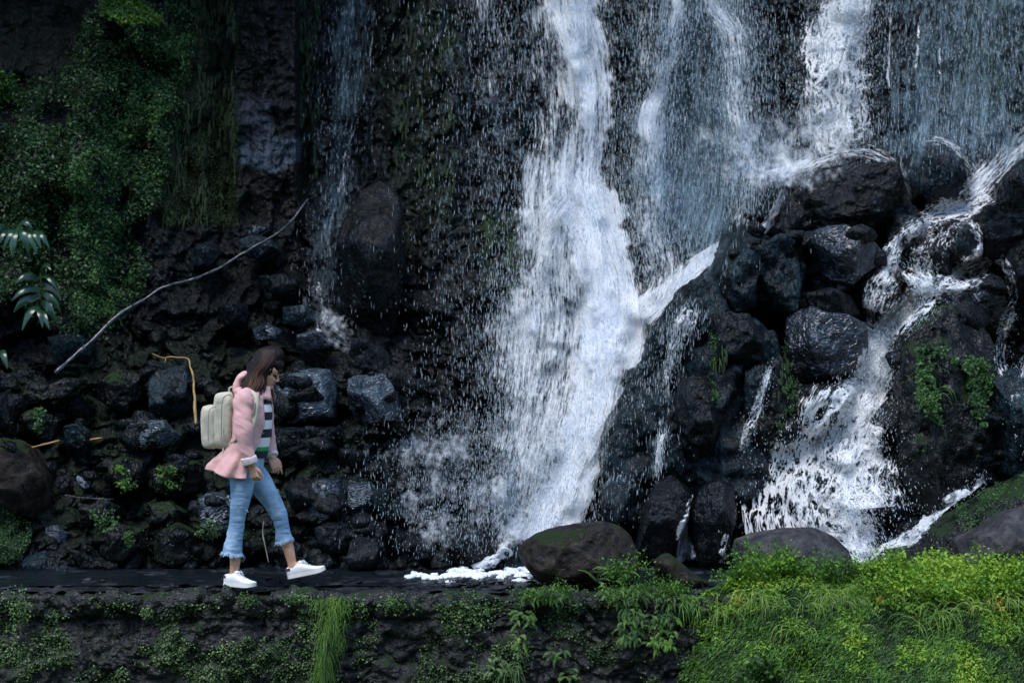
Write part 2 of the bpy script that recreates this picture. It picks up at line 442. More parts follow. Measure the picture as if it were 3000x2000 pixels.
# ------------------------------------------------------------------ depth seen from the front, so that water and plants can lie on the stone
GS, GX0, GY0, GW, GH = 5.0, -300.0, -400.0, 720, 480
DM = {}
def splat(W, key):
    D = W[:, 1] - CAMY
    px = W[:, 0] / D * FPX + 1500; py = 1000 - (W[:, 2] - CAMZ) / D * FPX
    i = ((px - GX0) / GS).astype(int); j = ((py - GY0) / GS).astype(int)
    k = (i >= 0) & (i < GW) & (j >= 0) & (j < GH)
    m = DM.setdefault(key, np.full((GH, GW), 99.))
    np.minimum.at(m, (j[k], i[k]), W[k, 1])
_gx, _gy = np.meshgrid(GX0 + (np.arange(GW) + .5) * GS, GY0 + (np.arange(GH) + .5) * GS)
CLIFF_D = FD(_gx, _gy)
def surface(skip=()):
    m = CLIFF_D.copy()
    for k, d in DM.items():
        if k in skip: continue
        for _ in range(2):
            q = np.pad(d, 1, constant_values=99.)
            nb = np.stack([q[1 + a:GH + 1 + a, 1 + b:GW + 1 + b] for a in (-1, 0, 1) for b in (-1, 0, 1) if a or b])
            ok = nb < 90; c = ok.sum(0)
            d = np.where((d > 90) & (c >= 4), np.where(ok, nb, 0).sum(0) / np.maximum(c, 1), d)
        m = np.minimum(m, d)
    return m
def blur(m, n=1):
    for _ in range(n):
        q = np.pad(m, 1, mode='edge')
        m = (q[:-2, 1:-1] + q[2:, 1:-1] + q[1:-1, :-2] + q[1:-1, 2:] + 2 * q[1:-1, 1:-1]) / 6
    return m
def look(m, px, py):
    x = np.clip((px - GX0) / GS - .5, 0, GW - 1.001); y = np.clip((py - GY0) / GS - .5, 0, GH - 1.001)
    i = x.astype(int); j = y.astype(int); u = x - i; v = y - j
    return (m[j, i] * (1 - u) + m[j, i + 1] * u) * (1 - v) + (m[j + 1, i] * (1 - u) + m[j + 1, i + 1] * u) * v

# ------------------------------------------------------------------ rocks
def _ico(sub):
    bm = bmesh.new(); bmesh.ops.create_icosphere(bm, subdivisions=sub, radius=1)
    V = np.array([v.co[:] for v in bm.verts]); Fa = np.array([[v.index for v in f.verts] for f in bm.faces]); bm.free()
    return V, Fa
ICO = {k: _ico(k) for k in (3, 4, 5, 6)}

def rock(poly, Y, thick, label, mat='rock', seed=0, facets=7, rough=.05, sub=5, name='boulder', group='wet boulders below the falls', flat=.86, cat='boulder'):
    """a solid boulder whose outline seen from the front is poly (picture positions) at depth plane Y"""
    rng = np.random.RandomState(seed * 7 + 3)
    V, Fa = ICO[sub]
    pw = np.array([P(x, y, Y)[:] for x, y in poly])
    area = 0; cx = cz = 0
    for k in range(len(pw)):
        x0, z0 = pw[k][0], pw[k][2]; x1, z1 = pw[(k + 1) % len(pw)][0], pw[(k + 1) % len(pw)][2]
        a = x0 * z1 - x1 * z0; area += a; cx += (x0 + x1) * a; cz += (z0 + z1) * a
    cx /= 3 * area; cz /= 3 * area
    th = np.arctan2(V[:, 2], V[:, 0])
    # distance to the outline in each direction
    Rr = np.zeros(len(V))
    dx, dz = np.cos(th), np.sin(th)
    for k in range(len(pw)):
        x0, z0 = pw[k][0] - cx, pw[k][2] - cz; x1, z1 = pw[(k + 1) % len(pw)][0] - cx, pw[(k + 1) % len(pw)][2] - cz
        ex, ez = x1 - x0, z1 - z0
        den = dx * ez - dz * ex
        den = np.where(np.abs(den) < 1e-9, 1e-9, den)
        t = (x0 * ez - z0 * ex) / den
        s = (x0 * dz - z0 * dx) / den
        ok = (t > 0) & (s >= -1e-6) & (s <= 1 + 1e-6)
        Rr = np.where(ok, np.maximum(Rr, t), Rr)
    rad = np.sqrt(np.clip(1 - V[:, 1] ** 2, 0, 1))
    rp = rad ** .62
    size = math.sqrt(abs(area) / 2)
    Q = np.stack([Rr * rp * dx, thick * np.sign(V[:, 1]) * np.abs(V[:, 1]) ** .85, Rr * rp * dz], -1)
    # flat facets struck off the front and top
    for k in range(facets):
        n = rng.normal(size=3) * np.array([.75, .4, .55]); n[1] = -abs(n[1]) - .55
        n /= np.linalg.norm(n)
        pr = Q @ n
        d = pr.max() * rng.uniform(flat - .16, flat + .04)
        ex = np.clip(pr - d, 0, None)
        Q = Q - ex[:, None] * n * .96
    c = np.array([cx, Y, cz])
    wp = (Q + c)
    s_ = 1 / max(size, .05)
    nv = V / np.linalg.norm(V, axis=1)[:, None]
    d = fbm(wp * 1.6 * s_ + seed, seed, 4) * rough * size + np.abs(fbm(wp * 4.5 * s_, seed + 9, 3)) * -.25 * rough * size * 1.4
    w1, w2, wid = worley(wp * 2.6 * s_ + fbm(wp * 2 * s_, seed, 2)[:, None] * .5, seed % 50 + 400)
    d = d + ((wid - .5) * .55 - np.clip(.6 - w1, 0, 1) * .5 + .12) * rough * size * 1.3
    if sub > 5: d = d + fbm(wp * 14 * s_, seed + 30, 3) * .25 * rough * size
    Q = Q + nv * d[:, None] * np.array([.6, 1.2, .6])
    o = npmesh(name, Q, Fa, M[mat])
    o.location = c
    tag(o, label, cat, group)
    splat(Q + c, seed)
    return o

RIGHT = 'boulders stacked between the right-hand cascades'
LEFT = 'rocks on the slope behind the walker'
ROCKS = [
 # --- left slope
 ([(437,1072),(545,1068),(560,1100),(558,1200),(500,1225),(440,1215)],1.95,.25,'streaked blue-black block beside the upright of the broken cane','rock_teal',1,LEFT),
 ([(372,1250),(385,1232),(480,1230),(500,1255),(528,1275),(515,1300),(480,1310),(400,1318),(380,1290)],1.62,.2,'pale blue flat-faced stone below the foot of the broken cane','rock_pale',2,LEFT),
 ([(-60,1290),(0,1280),(50,1290),(100,1310),(150,1400),(150,1480),(110,1515),(50,1500),(0,1490),(-80,1480)],1.25,.4,'large brown wrinkled boulder at the left edge above the mossy mound','rock_brown',3,LEFT),
 ([(-80,1150),(30,1150),(50,1230),(60,1290),(0,1300),(-80,1290)],1.7,.3,'dark round stone at the left edge below the slanting slab','rock',4,LEFT),
 ([(30,1170),(100,1140),(200,1105),(260,1112),(190,1165),(60,1197)],1.8,.22,'slanting slab with green moss along its top at lower end of fallen branch','rock_moss',5,LEFT),
 ([(190,1245),(230,1238),(262,1262),(265,1300),(230,1320),(192,1310)],1.6,.16,'small dark stone between the two short orange canes','rock_teal',6,LEFT),
 ([(224,1392),(262,1388),(272,1412),(262,1432),(236,1436)],1.35,.08,'small pale pebble-like stone among light green leaves left of walker','rock_pale',7,LEFT),
 ([(130,1545),(165,1535),(195,1560),(192,1595),(170,1606),(145,1582)],1.15,.12,'tilted grey-blue stone just right of the mossy mound','rock_pale',8,LEFT),
 ([(40,1680),(80,1625),(150,1605),(210,1640),(290,1672),(280,1700),(60,1700)],1.08,.22,'low wide bluish rock at the path edge, left of all others','rock_teal',9,LEFT),
 ([(580,1460),(620,1442),(680,1450),(700,1500),(690,1560),(640,1570),(590,1540)],1.2,.2,'round wrinkled dark rock behind the knees of the walker','rock_sheen',10,LEFT),
 ([(800,1115),(830,1095),(905,1080),(965,1085),(990,1150),(990,1225),(930,1240),(820,1240),(795,1180)],1.9,.3,'broad blue-grey block right beside the face of the walker','rock_pale',11,LEFT),
 ([(1015,1112),(1040,1097),(1130,1092),(1160,1110),(1166,1170),(1182,1238),(1100,1236),(1060,1250),(1022,1200)],1.85,.26,'square pale blue rippled block standing clear right of the walker','rock_pale',12,LEFT),
 ([(775,1250),(1000,1248),(1010,1290),(990,1330),(900,1345),(790,1340)],1.72,.28,'dark layered rock under the blue-grey block, behind the striped shirt','rock',13,LEFT),
 ([(880,1440),(930,1402),(1000,1400),(1022,1440),(1020,1530),(940,1542),(870,1510)],1.42,.25,'smooth teal slab behind the forward hand of the walker','rock_sheen',14,LEFT),
 ([(1020,1420),(1085,1412),(1105,1440),(1080,1515),(1035,1520),(1018,1480)],1.45,.2,'narrow upright pale slab with water trickling down its right side','rock_pale',15,LEFT),
 ([(1088,1450),(1120,1430),(1190,1440),(1212,1480),(1204,1522),(1160,1537),(1118,1512),(1090,1482)],1.32,.2,'rounded teal rock with a thin drip falling from its base','rock_teal',16,LEFT),
 ([(1068,1345),(1120,1342),(1180,1332),(1330,1322),(1348,1380),(1332,1440),(1250,1462),(1170,1442),(1100,1392)],1.62,.36,'dark ledge rock with spray splashing over its top','rock',17,LEFT),
 ([(1215,1450),(1290,1432),(1345,1450),(1350,1520),(1310,1570),(1240,1560),(1205,1500)],1.4,.3,'blocky wet rock directly under the splashed ledge','rock_sheen',18,LEFT),
 ([(1305,1548),(1351,1530),(1405,1540),(1454,1600),(1450,1650),(1405,1660),(1305,1650)],1.08,.25,'black boulder at the water edge just left of the falls foot','rock',19,LEFT),
 ([(1421,1442),(1448,1404),(1475,1391),(1500,1420),(1508,1491),(1480,1510),(1440,1500)],1.5,.2,'black thumb-shaped rock standing in the spray of the main fall','rock',20,LEFT),
 ([(1470,1612),(1500,1585),(1530,1576),(1545,1610),(1535,1660),(1480,1660)],1.0,.14,'small wet rock between foaming water and the big brown boulder','rock_teal',21,LEFT),
 ([(1350,1420),(1380,1400),(1420,1430),(1425,1500),(1380,1520),(1350,1490)],1.55,.2,'wet dark stone between ledge rock and thumb-shaped rock','rock_sheen',22,LEFT),
 ([(920,1545),(960,1527),(1020,1533),(1040,1570),(1030,1620),(940,1620)],1.15,.18,'low dark rock at water level above the toe of the forward shoe','rock',23,LEFT),
 ([(1030,1540),(1080,1520),(1130,1530),(1150,1580),(1120,1625),(1040,1620)],1.18,.2,'low dark rock at water level under the dripping teal rock','rock',24,LEFT),
 ([(1160,1560),(1220,1545),(1290,1575),(1300,1640),(1180,1645),(1150,1610)],1.12,.2,'flat dark rock at water level left of the black boulder','rock',25,LEFT),
 ([(1010,640),(1060,560),(1110,530),(1160,555),(1186,620),(1190,720),(1180,900),(1150,1000),(1060,1020),(985,980),(968,800)],2.95,.5,'tall dark bulging rock with a green mossy edge left of the main fall','rock',26,None),
 ([(700,700),(740,690),(800,700),(830,740),(780,770),(710,750)],2.9,.2,'pale-topped rock just under the upper stretch of the fallen branch','rock_teal',27,LEFT),
 ([(560,730),(620,705),(655,740),(620,790),(560,780)],2.95,.2,'shiny faceted rock above the middle of the fallen branch','rock_teal',28,LEFT),
 ([(705,668),(760,655),(800,672),(770,695),(720,692)],3.1,.15,'flat slate-blue stone above the upper end of the fallen branch','rock_sheen',29,LEFT),
 ([(760,810),(830,800),(880,830),(860,880),(780,880)],2.6,.22,'dark flat rock right under the fallen branch middle','rock',30,LEFT),
 ([(740,960),(790,945),(830,970),(815,1000),(750,995)],2.35,.16,'small blue-topped stone above and left of walker head','rock_sheen',31,LEFT),
 ([(870,980),(930,965),(960,1000),(930,1030),(870,1020)],2.3,.18,'blue-topped stone under the splash of the thin left fall','rock_sheen',32,LEFT),
 ([(640,900),(700,880),(740,920),(710,960),(650,950)],2.5,.2,'dark rock midway between branch and walker head','rock',33,LEFT),
 ([(830,900),(900,890),(930,930),(890,960),(830,950)],2.45,.2,'wet rock where the thin left fall lands','rock_teal',34,LEFT),
 ([(1010,1030),(1060,1000),(1120,1010),(1150,1050),(1130,1090),(1030,1090)],2.2,.3,'dark rounded rock above the square pale block','rock',35,LEFT),
 ([(140,985),(230,970),(280,1010),(260,1070),(160,1080)],2.25,.25,'dark bluish rock behind the lower part of the fallen branch','rock_teal',36,LEFT),
 ([(0,1560),(40,1540),(90,1560),(95,1620),(40,1650),(-60,1640),(-60,1570)],1.15,.25,'dark stone in the bottom left corner of the slope','rock_moss',37,LEFT),
 ([(290,1560),(350,1530),(420,1550),(440,1610),(380,1650),(300,1640)],1.15,.22,'dark mossy stone at slope foot left of the walker','rock_moss',38,LEFT),
 ([(450,1560),(520,1530),(590,1560),(600,1630),(520,1660),(450,1640)],1.12,.22,'dark mossy stone at slope foot directly left of the rear shoe','rock_moss',39,LEFT),
 ([(300,1360),(360,1335),(420,1350),(430,1410),(360,1440),(300,1410)],1.45,.22,'mossy stone below the pale flat-faced stone','rock_moss',40,LEFT),
 ([(450,1370),(520,1340),(590,1360),(600,1430),(520,1460),(450,1430)],1.45,.24,'mossy stone with leafy sprigs just behind the jacket hem','rock_moss',41,LEFT),
 ([(430,1480),(500,1465),(550,1500),(530,1545),(450,1540)],1.3,.2,'dark mossy stone between pale stone and slope foot','rock_moss',42,LEFT),
 ([(230,1470),(300,1455),(350,1490),(330,1540),(240,1530)],1.3,.2,'dark mossy stone right of the brown wrinkled boulder','rock_moss',43,LEFT),
 ([(60,1205),(130,1195),(180,1230),(160,1290),(80,1280)],1.7,.22,'black stone under the slanting mossy slab','rock_moss',44,LEFT),
 ([(290,1110),(350,1080),(420,1100),(420,1170),(350,1200),(290,1170)],1.9,.24,'dark mossy rock below the tip of the broken cane','rock_moss',45,LEFT),
 # --- right pile
 ([(2286,594),(2330,545),(2388,500),(2405,492),(2446,487),(2480,496),(2500,484),(2571,482),(2616,498),(2632,536),(2656,594),(2683,625),(2640,700),(2560,730),(2350,730),(2290,680)],2.45,.5,'biggest black rock capped by white water at the top of the pile','rock',50,RIGHT),
 ([(2362,700),(2390,672),(2469,656),(2527,679),(2580,737),(2582,768),(2540,800),(2487,844),(2415,821),(2397,750)],1.95,.38,'shiny blue-black angular boulder under the biggest rock','rock_sheen',51,RIGHT),
 ([(2129,683),(2179,683),(2196,705),(2240,715),(2277,690),(2339,700),(2348,812),(2330,902),(2200,940),(2080,924),(2076,786),(2098,732)],2.15,.45,'jagged dark rock peak beside the diagonal white stream','rock_teal',52,RIGHT),
 ([(2080,800),(1994,840),(1940,900),(1891,984),(1829,1085),(1820,1200),(1790,1290),(1800,1420),(1900,1520),(2100,1520),(2250,1350),(2300,1100),(2250,950),(2150,880)],1.85,.55,'long sloping dark rock face hugging the right side of the main fall','rock_teal',53,RIGHT),
 ([(2312,930),(2379,902),(2450,925),(2531,955),(2536,1013),(2518,1089),(2446,1112),(2360,1120),(2312,1080)],1.65,.35,'squarish black boulder with blue top left of the narrow cascade','rock_sheen',54,RIGHT),
 ([(2665,763),(2683,723),(2737,694),(2768,714),(2790,760),(2803,804),(2750,812),(2705,804),(2676,790)],2.0,.2,'egg-shaped dark rock sitting in the white stream','rock',55,RIGHT),
 ([(2741,690),(2781,654),(2848,649),(2872,690),(2877,745),(2820,770),(2760,750)],2.25,.25,'low dome rock with water sheeting over it, upper right','rock_teal',56,RIGHT),
 ([(2862,638),(2893,603),(2933,589),(2937,527),(3000,470),(3090,460),(3090,760),(2960,765),(2942,763),(2888,741)],2.1,.45,'large black rock on the right edge, highest there','rock',57,RIGHT),
 ([(2946,777),(2964,732),(3000,705),(3090,700),(3090,850),(3000,845),(2964,821)],1.75,.3,'black round rock on the right edge under the largest one','rock',58,RIGHT),
 ([(2741,857),(2804,830),(2871,817),(2915,835),(2942,879),(2925,950),(2850,960),(2760,900)],1.85,.3,'rounded rock with grey-blue crown above the mossy rock','rock_sheen',59,RIGHT),
 ([(2643,964),(2714,893),(2768,884),(2839,902),(2884,942),(2911,1004),(2922,1094),(2925,1300),(2880,1400),(2790,1470),(2650,1560),(2620,1400),(2618,1200),(2625,1080)],1.45,.55,'tall rock with a smooth grey top and green mossy face','rock_moss',60,RIGHT),
 ([(2598,290),(2620,268),(2670,268),(2688,320),(2683,402),(2640,430),(2595,402)],3.45,.25,'dark knob on the wall right of the upper cascade','rock_teal',61,RIGHT),
 ([(2670,450),(2700,426),(2759,430),(2812,473),(2828,527),(2806,590),(2740,610),(2670,590),(2650,520)],2.85,.35,'smooth dome rock veiled by water right of the biggest black rock','rock_teal',62,RIGHT),
 ([(2179,525),(2240,516),(2295,524),(2298,560),(2286,630),(2230,650),(2170,643)],2.95,.3,'square veiled rock left of the biggest black rock','rock_teal',63,RIGHT),
 ([(1922,1418),(1968,1393),(2024,1434),(2015,1500),(1989,1561),(1975,1640),(1900,1640),(1862,1612),(1880,1500)],1.15,.32,'tall black rock left of the small twin cascade','rock',64,RIGHT),
 ([(2045,1434),(2101,1393),(2147,1423),(2160,1510),(2140,1590),(2096,1650),(2045,1650),(2019,1510)],1.12,.3,'tall black rock right of the small twin cascade','rock',65,RIGHT),
 ([(2262,1060),(2360,1120),(2340,1230),(2280,1320),(2210,1430),(2150,1520),(2100,1400),(2170,1280),(2200,1150)],1.5,.4,'long dark mossy rock between thin trickle and wide cascade','rock_moss',66,RIGHT),
 ([(2880,1100),(2960,1080),(3060,1090),(3060,1400),(2980,1420),(2900,1380),(2870,1250)],1.35,.4,'wet dark rock on the right edge with a trickle over it','rock_teal',67,RIGHT),
 ([(2520,830),(2580,800),(2630,830),(2640,880),(2590,920),(2530,900)],1.95,.2,'round stone netted with white water above the narrow cascade','rock_teal',68,RIGHT),
 ([(2560,740),(2620,720),(2650,760),(2620,800),(2570,790)],2.15,.2,'wet stone right of the shiny angular boulder','rock_teal',69,RIGHT),
 ([(2660,805),(2720,800),(2790,812),(2770,850),(2700,860),(2655,840)],1.95,.16,'low teal stone under the egg-shaped rock','rock_teal',70,RIGHT),
 ([(2600,620),(2660,615),(2700,650),(2690,710),(2620,720),(2590,680)],2.35,.22,'small rock on the right shoulder of the biggest black rock','rock_teal',71,RIGHT),
 ([(2190,692),(2215,680),(2245,684),(2262,704),(2250,730),(2200,730)],2.1,.12,'small knob on the crest between rock peak and biggest rock','rock',72,RIGHT),
 ([(2360,860),(2430,840),(2500,870),(2520,920),(2440,930),(2370,910)],1.8,.22,'dark stone tucked under the shiny angular boulder','rock',73,RIGHT),
 ([(1760,1420),(1820,1390),(1890,1430),(1900,1520),(1850,1570),(1760,1540)],1.5,.3,'wet rock at the right foot of the main fall','rock_teal',74,RIGHT),
 ([(2330,1130),(2440,1120),(2500,1150),(2450,1230),(2360,1290),(2310,1240)],1.5,.3,'black rock whose edge the wide cascade pours past','rock',75,RIGHT),
 ([(2130,745),(2165,725),(2205,738),(2228,800),(2212,900),(2150,912),(2112,830)],1.72,.22,'upright dark pillar of rock in front of the jagged peak','rock_teal',90,RIGHT),
 ([(2232,765),(2290,742),(2338,760),(2352,830),(2330,925),(2252,905)],1.85,.25,'blocky wet stone between the jagged peak and the shiny angular boulder','rock_teal',91,RIGHT),
 ([(2078,935),(2120,915),(2190,918),(2240,980),(2232,1070),(2135,1108),(2072,1040)],1.42,.26,'squat dark stone bulging from the upper part of the long sloping rock','rock',92,RIGHT),
 ([(2182,1085),(2225,1062),(2265,1075),(2290,1150),(2250,1240),(2182,1212)],1.35,.2,'dark stone beside the top of the narrow trickle','rock_teal',93,RIGHT),
 ([(1992,1120),(2040,1098),(2085,1105),(2132,1180),(2112,1300),(2022,1312),(1968,1220)],1.28,.25,'rough dark stone in the middle of the long sloping rock','rock',94,RIGHT),
 ([(1898,1295),(1940,1268),(1985,1275),(2022,1360),(1982,1420),(1900,1402)],1.3,.2,'small dark stone low on the long sloping rock near the main fall','rock_teal',95,RIGHT),
 ([(1950,940),(2010,900),(2060,930),(2060,1040),(1990,1090),(1930,1040)],1.6,.2,'wet stone high on the edge of the long sloping rock beside the main fall','rock_teal',96,RIGHT),
 # --- near the viewer
 ([(2550,1660),(2592,1615),(2667,1606),(2700,1545),(2745,1530),(2800,1500),(2890,1440),(3000,1385),(3100,1380),(3100,1700),(2800,1760),(2560,1720)],.45,.45,'smooth dark sloping rock below the diagonal white stream','rock_moss',80,'rocks among the foreground plants'),
 ([(2152,1582),(2200,1562),(2297,1547),(2386,1545),(2438,1573),(2480,1610),(2520,1680),(2500,1740),(2170,1740),(2145,1640)],.3,.4,'low wide grey boulder behind the leafy plants','rock_grey',81,'rocks among the foreground plants'),
 ([(2789,1580),(2859,1540),(2929,1493),(3000,1472),(3100,1460),(3100,1760),(2900,1760),(2800,1680)],.0,.4,'large dry grey boulder at the right edge behind the grass','rock_grey',82,'rocks among the foreground plants'),
 ([(1919,1640),(1940,1625),(1961,1622),(2017,1667),(2082,1713),(2060,1740),(1980,1735),(1915,1700)],-.05,.14,'long tilted weathered stone like a log, right of the brown boulder','rock_brown',83,'rocks among the foreground plants'),
 ([(2570,1680),(2620,1655),(2680,1660),(2720,1700),(2680,1740),(2580,1735)],.0,.2,'low grey-brown stone half hidden in the yellow-green plants','rock_grey',84,'rocks among the foreground plants'),
 ([(1522,1617),(1535,1590),(1565,1568),(1630,1550),(1700,1541),(1765,1533),(1812,1544),(1845,1568),(1866,1600),(1876,1650),(1865,1700),(1790,1716),(1600,1716),(1555,1687),(1530,1650)],.1,.42,'big rounded brown boulder on the wall top at the water edge','rock_brown',85,'rocks among the foreground plants'),
]
for r_ in ROCKS:
    poly, Y, th, lb, mt, sd, gp = r_
    xs = [q[0] for q in poly]; big = (max(xs) - min(xs)) > 230
    kw = {}
    if mt in ('rock_grey', 'rock_brown') and sd > 3: kw = dict(facets=3, rough=.04, flat=.95)
    if sd in (50, 52, 54, 60, 66, 57) or sd >= 90: kw = dict(rough=.085, facets=11, flat=.80)
    if sd in (56, 62, 80): kw = dict(facets=2, rough=.04, flat=.96)
    if sd == 53: kw = dict(facets=9, rough=.13, flat=.93)
    o = rock(poly, Y, th, lb, mt, sd, sub=6 if big else 5, group=gp, **kw)
    if gp is None: o['group'] = LEFT
# ================================================================== wall, path, rubble
def build_wall():
    nx = 1100
    xs = np.linspace(-5.0, 5.0, nx)
    s = np.concatenate([np.linspace(0, .5, 26), np.linspace(.5, 1.62, 170)[1:]])
    A, S = np.meshgrid(xs, s)
    # profile: walk in over the cap, round the arris, then down the face
    r = .05; t1 = .42
    th = np.clip((S - t1) / (r * math.pi / 2), 0, 1) * math.pi / 2
    y0 = np.where(S < t1, .06 - S, np.where(th < math.pi / 2, -.36 - r * np.sin(th), -.41))
    z0 = np.where(S < t1, 0, -r * (1 - np.cos(th))) - np.clip(S - t1 - r * math.pi / 2, 0, 9)
    ny = -np.sin(th); nz = np.cos(th)
    p = np.stack([A, y0, z0], -1)
    q = p + np.stack([fbm(p * 3, 201, 3), 0 * A, fbm(p * 3, 202, 3)], -1) * .07
    f1, f2, cid = worley(q * np.array([3.1, .9, 4.6]), 210)
    joint = smooth(.14, .0, f2 - f1)
    g1, g2, gid = worley(q * np.array([9, 9, 11]), 220)
    d = (cid - .5) * .06 - joint * .022 * smooth(-.2, .6, vnoise(p * 5, 66)) - np.clip(g1 - .4, 0, 1) * .07 + fbm(p * 5, 230, 5) * .035 + fbm(p * 22, 231, 3) * .012
    cap = smooth(.62, .50, S)                      # the top course stands a little proud
    d = d * (1 - .45 * smooth(.4, .2, S)) + cap * .02 - smooth(.03, 0, np.abs(S - .62)) * .02
    top = smooth(.42, .3, S)
    V = np.stack([A, y0 + ny * d, z0 + nz * (d * (1 - .7 * top)) - .012 * top], -1).reshape(-1, 3)
    k = (V[:, 0] > -1.91) & (V[:, 0] < -1.67) & (V[:, 1] > -.50) & (V[:, 1] < -.30)
    V[:, 2] += .004 - np.sort(V[k, 2])[-40:].mean()
    o = npmesh('retaining_wall', V, grid_faces(nx, len(s))[:, ::-1], M['wallstone'])
    tag(o, 'low mossy retaining wall of rough dark stones along the foot of the picture', 'wall')
    return o, V.reshape(len(s), nx, 3)
wall, WV = build_wall()

def build_ground():
    gx = np.concatenate([[-300, -80, -30], np.linspace(-12, 12, 60), [30, 80, 300]]); gy = np.concatenate([[-300, -80, -30], np.linspace(-14, -.3, 40)])
    A, B = np.meshgrid(gx, gy)
    Z = -1.5 + fbm(np.stack([A, B, 0 * A], -1) * .5, 4, 3) * .06
    t = NT('grassy_soil'); oc = t.coord(); n = t.noise(oc, 3, 6)
    m = t.p(Base_Color=t.mix(t.map01(n, .35, .65), C(.03, .025, .015), C(.03, .07, .012)), Roughness=.9, Normal=t.bump(n, .5))
    o = npmesh('ground', np.stack([A, B, Z], -1).reshape(-1, 3), grid_faces(len(gx), len(gy)), m)
    tag(o, 'grassy ground in front of the retaining wall', 'ground', kind='structure')
    # trodden wet path behind the cap of the wall
    gx = np.linspace(-5.2, 5.2, 700); gy = np.concatenate([np.linspace(-.30, 1.6, 150), [4.5]])
    A, B = np.meshgrid(gx, gy)
    p = np.stack([A, B, 0 * A], -1)
    q = p + fbm(p * 3, 8, 3)[..., None] * .06
    f1, f2, cid = worley(q * np.array([3.2, 5.5, 1]), 41)
    Z = -.04 + (cid - .5) * .02 - smooth(.1, 0, f2 - f1) * .015 + fbm(p * 8, 12, 4) * .008 + smooth(-.06, -.25, B) * -.0
    o = npmesh('path', np.stack([A, B, Z], -1).reshape(-1, 3), grid_faces(len(gx), len(gy)), M['cap'])
    tag(o, 'narrow wet stone path along the top of the retaining wall', 'path', kind='structure')
    # thin water standing over the back of the path
    gx = np.linspace(-5.2, 5.2, 400); gy = np.linspace(-.02, 2.2, 90)
    A, B = np.meshgrid(gx, gy)
    p = np.stack([A, B * 1.6, 0 * A], -1)
    Z = -.034 + fbm(p * 9, 55, 3) * .004 + fbm(p * 26, 58, 2) * .0012
    t = NT('shallow_water'); oc = t.coord('Object', (1, 2.4, 1))
    n = t.noise(oc, 16, 3, .5, .6); n2 = t.noise(oc, 3, 3)
    m = t.p(Base_Color=C(.006, .010, .013), Roughness=t.map01(n2, .3, .7, .08, .3), Normal=t.bump(n, .5, .02), Specular_IOR_Level=.5)
    o = npmesh('water', np.stack([A, B, Z], -1).reshape(-1, 3), grid_faces(len(gx), len(gy)), m)
    tag(o, 'shallow black water lying between the path and the rocks', 'water', kind='structure')
build_ground()

def build_rubble():
    """loose stones filling the gaps of the slope: nobody could count them"""
    rng = np.random.RandomState(5)
    Vb, Fb = ICO[3]
    Vs, Fs = [], []; n = 0
    S = surface()
    k = 0
    while k < 420:
        if rng.rand() < .62: px, py = rng.uniform(-60, 1500), rng.uniform(1000, 1665)
        else: px, py = rng.uniform(2050, 3050), rng.uniform(640, 1560)
        if px < 1500 and py < 1080 and (px < 560): continue
        if px > 1500 and in_poly(np.array([px]), np.array([py]), [(2080, 800), (2300, 900), (2300, 1100), (2250, 1350), (2100, 1520), (1800, 1500), (1800, 1100)])[0]: continue
        r = rng.uniform(.04, .11) * (1.7 if rng.rand() < .25 else 1)
        Y = float(look(S, np.array([px]), np.array([py]))[0])
        if Y < .6: continue
        c = np.array(P(px, py, Y + r * .3))
        if c[2] < -.05: continue
        bm = bmesh.new()
        for f in range(15):
            v = rng.normal(size=3); v /= np.linalg.norm(v)
            bm.verts.new(v * rng.uniform(.8, 1.1, 3) * np.array([1.15, .9, .85]) * r)
        res = bmesh.ops.convex_hull(bm, input=bm.verts)
        bmesh.ops.delete(bm, geom=[e for e in res['geom_interior'] if isinstance(e, bmesh.types.BMVert)], context='VERTS')
        bmesh.ops.bevel(bm, geom=bm.edges[:], offset=r * .07, segments=1, affect='EDGES')
        bmesh.ops.triangulate(bm, faces=bm.faces[:])
        bm.verts.index_update()
        Q = np.array([v.co[:] for v in bm.verts]); Ft = np.array([[v.index for v in f.verts] for f in bm.faces]); bm.free()
        Vs.append(Q + c); Fs.append(Ft + n); n += len(Q); k += 1
    W = np.concatenate(Vs)
    o = npmesh('rubble', W, np.concatenate(Fs), M['rock'], smooth_=False)
    tag(o, 'loose wet black stones filling the gaps between the boulders', 'rubble', kind='stuff')
    splat(W, 'rubble')
build_rubble()

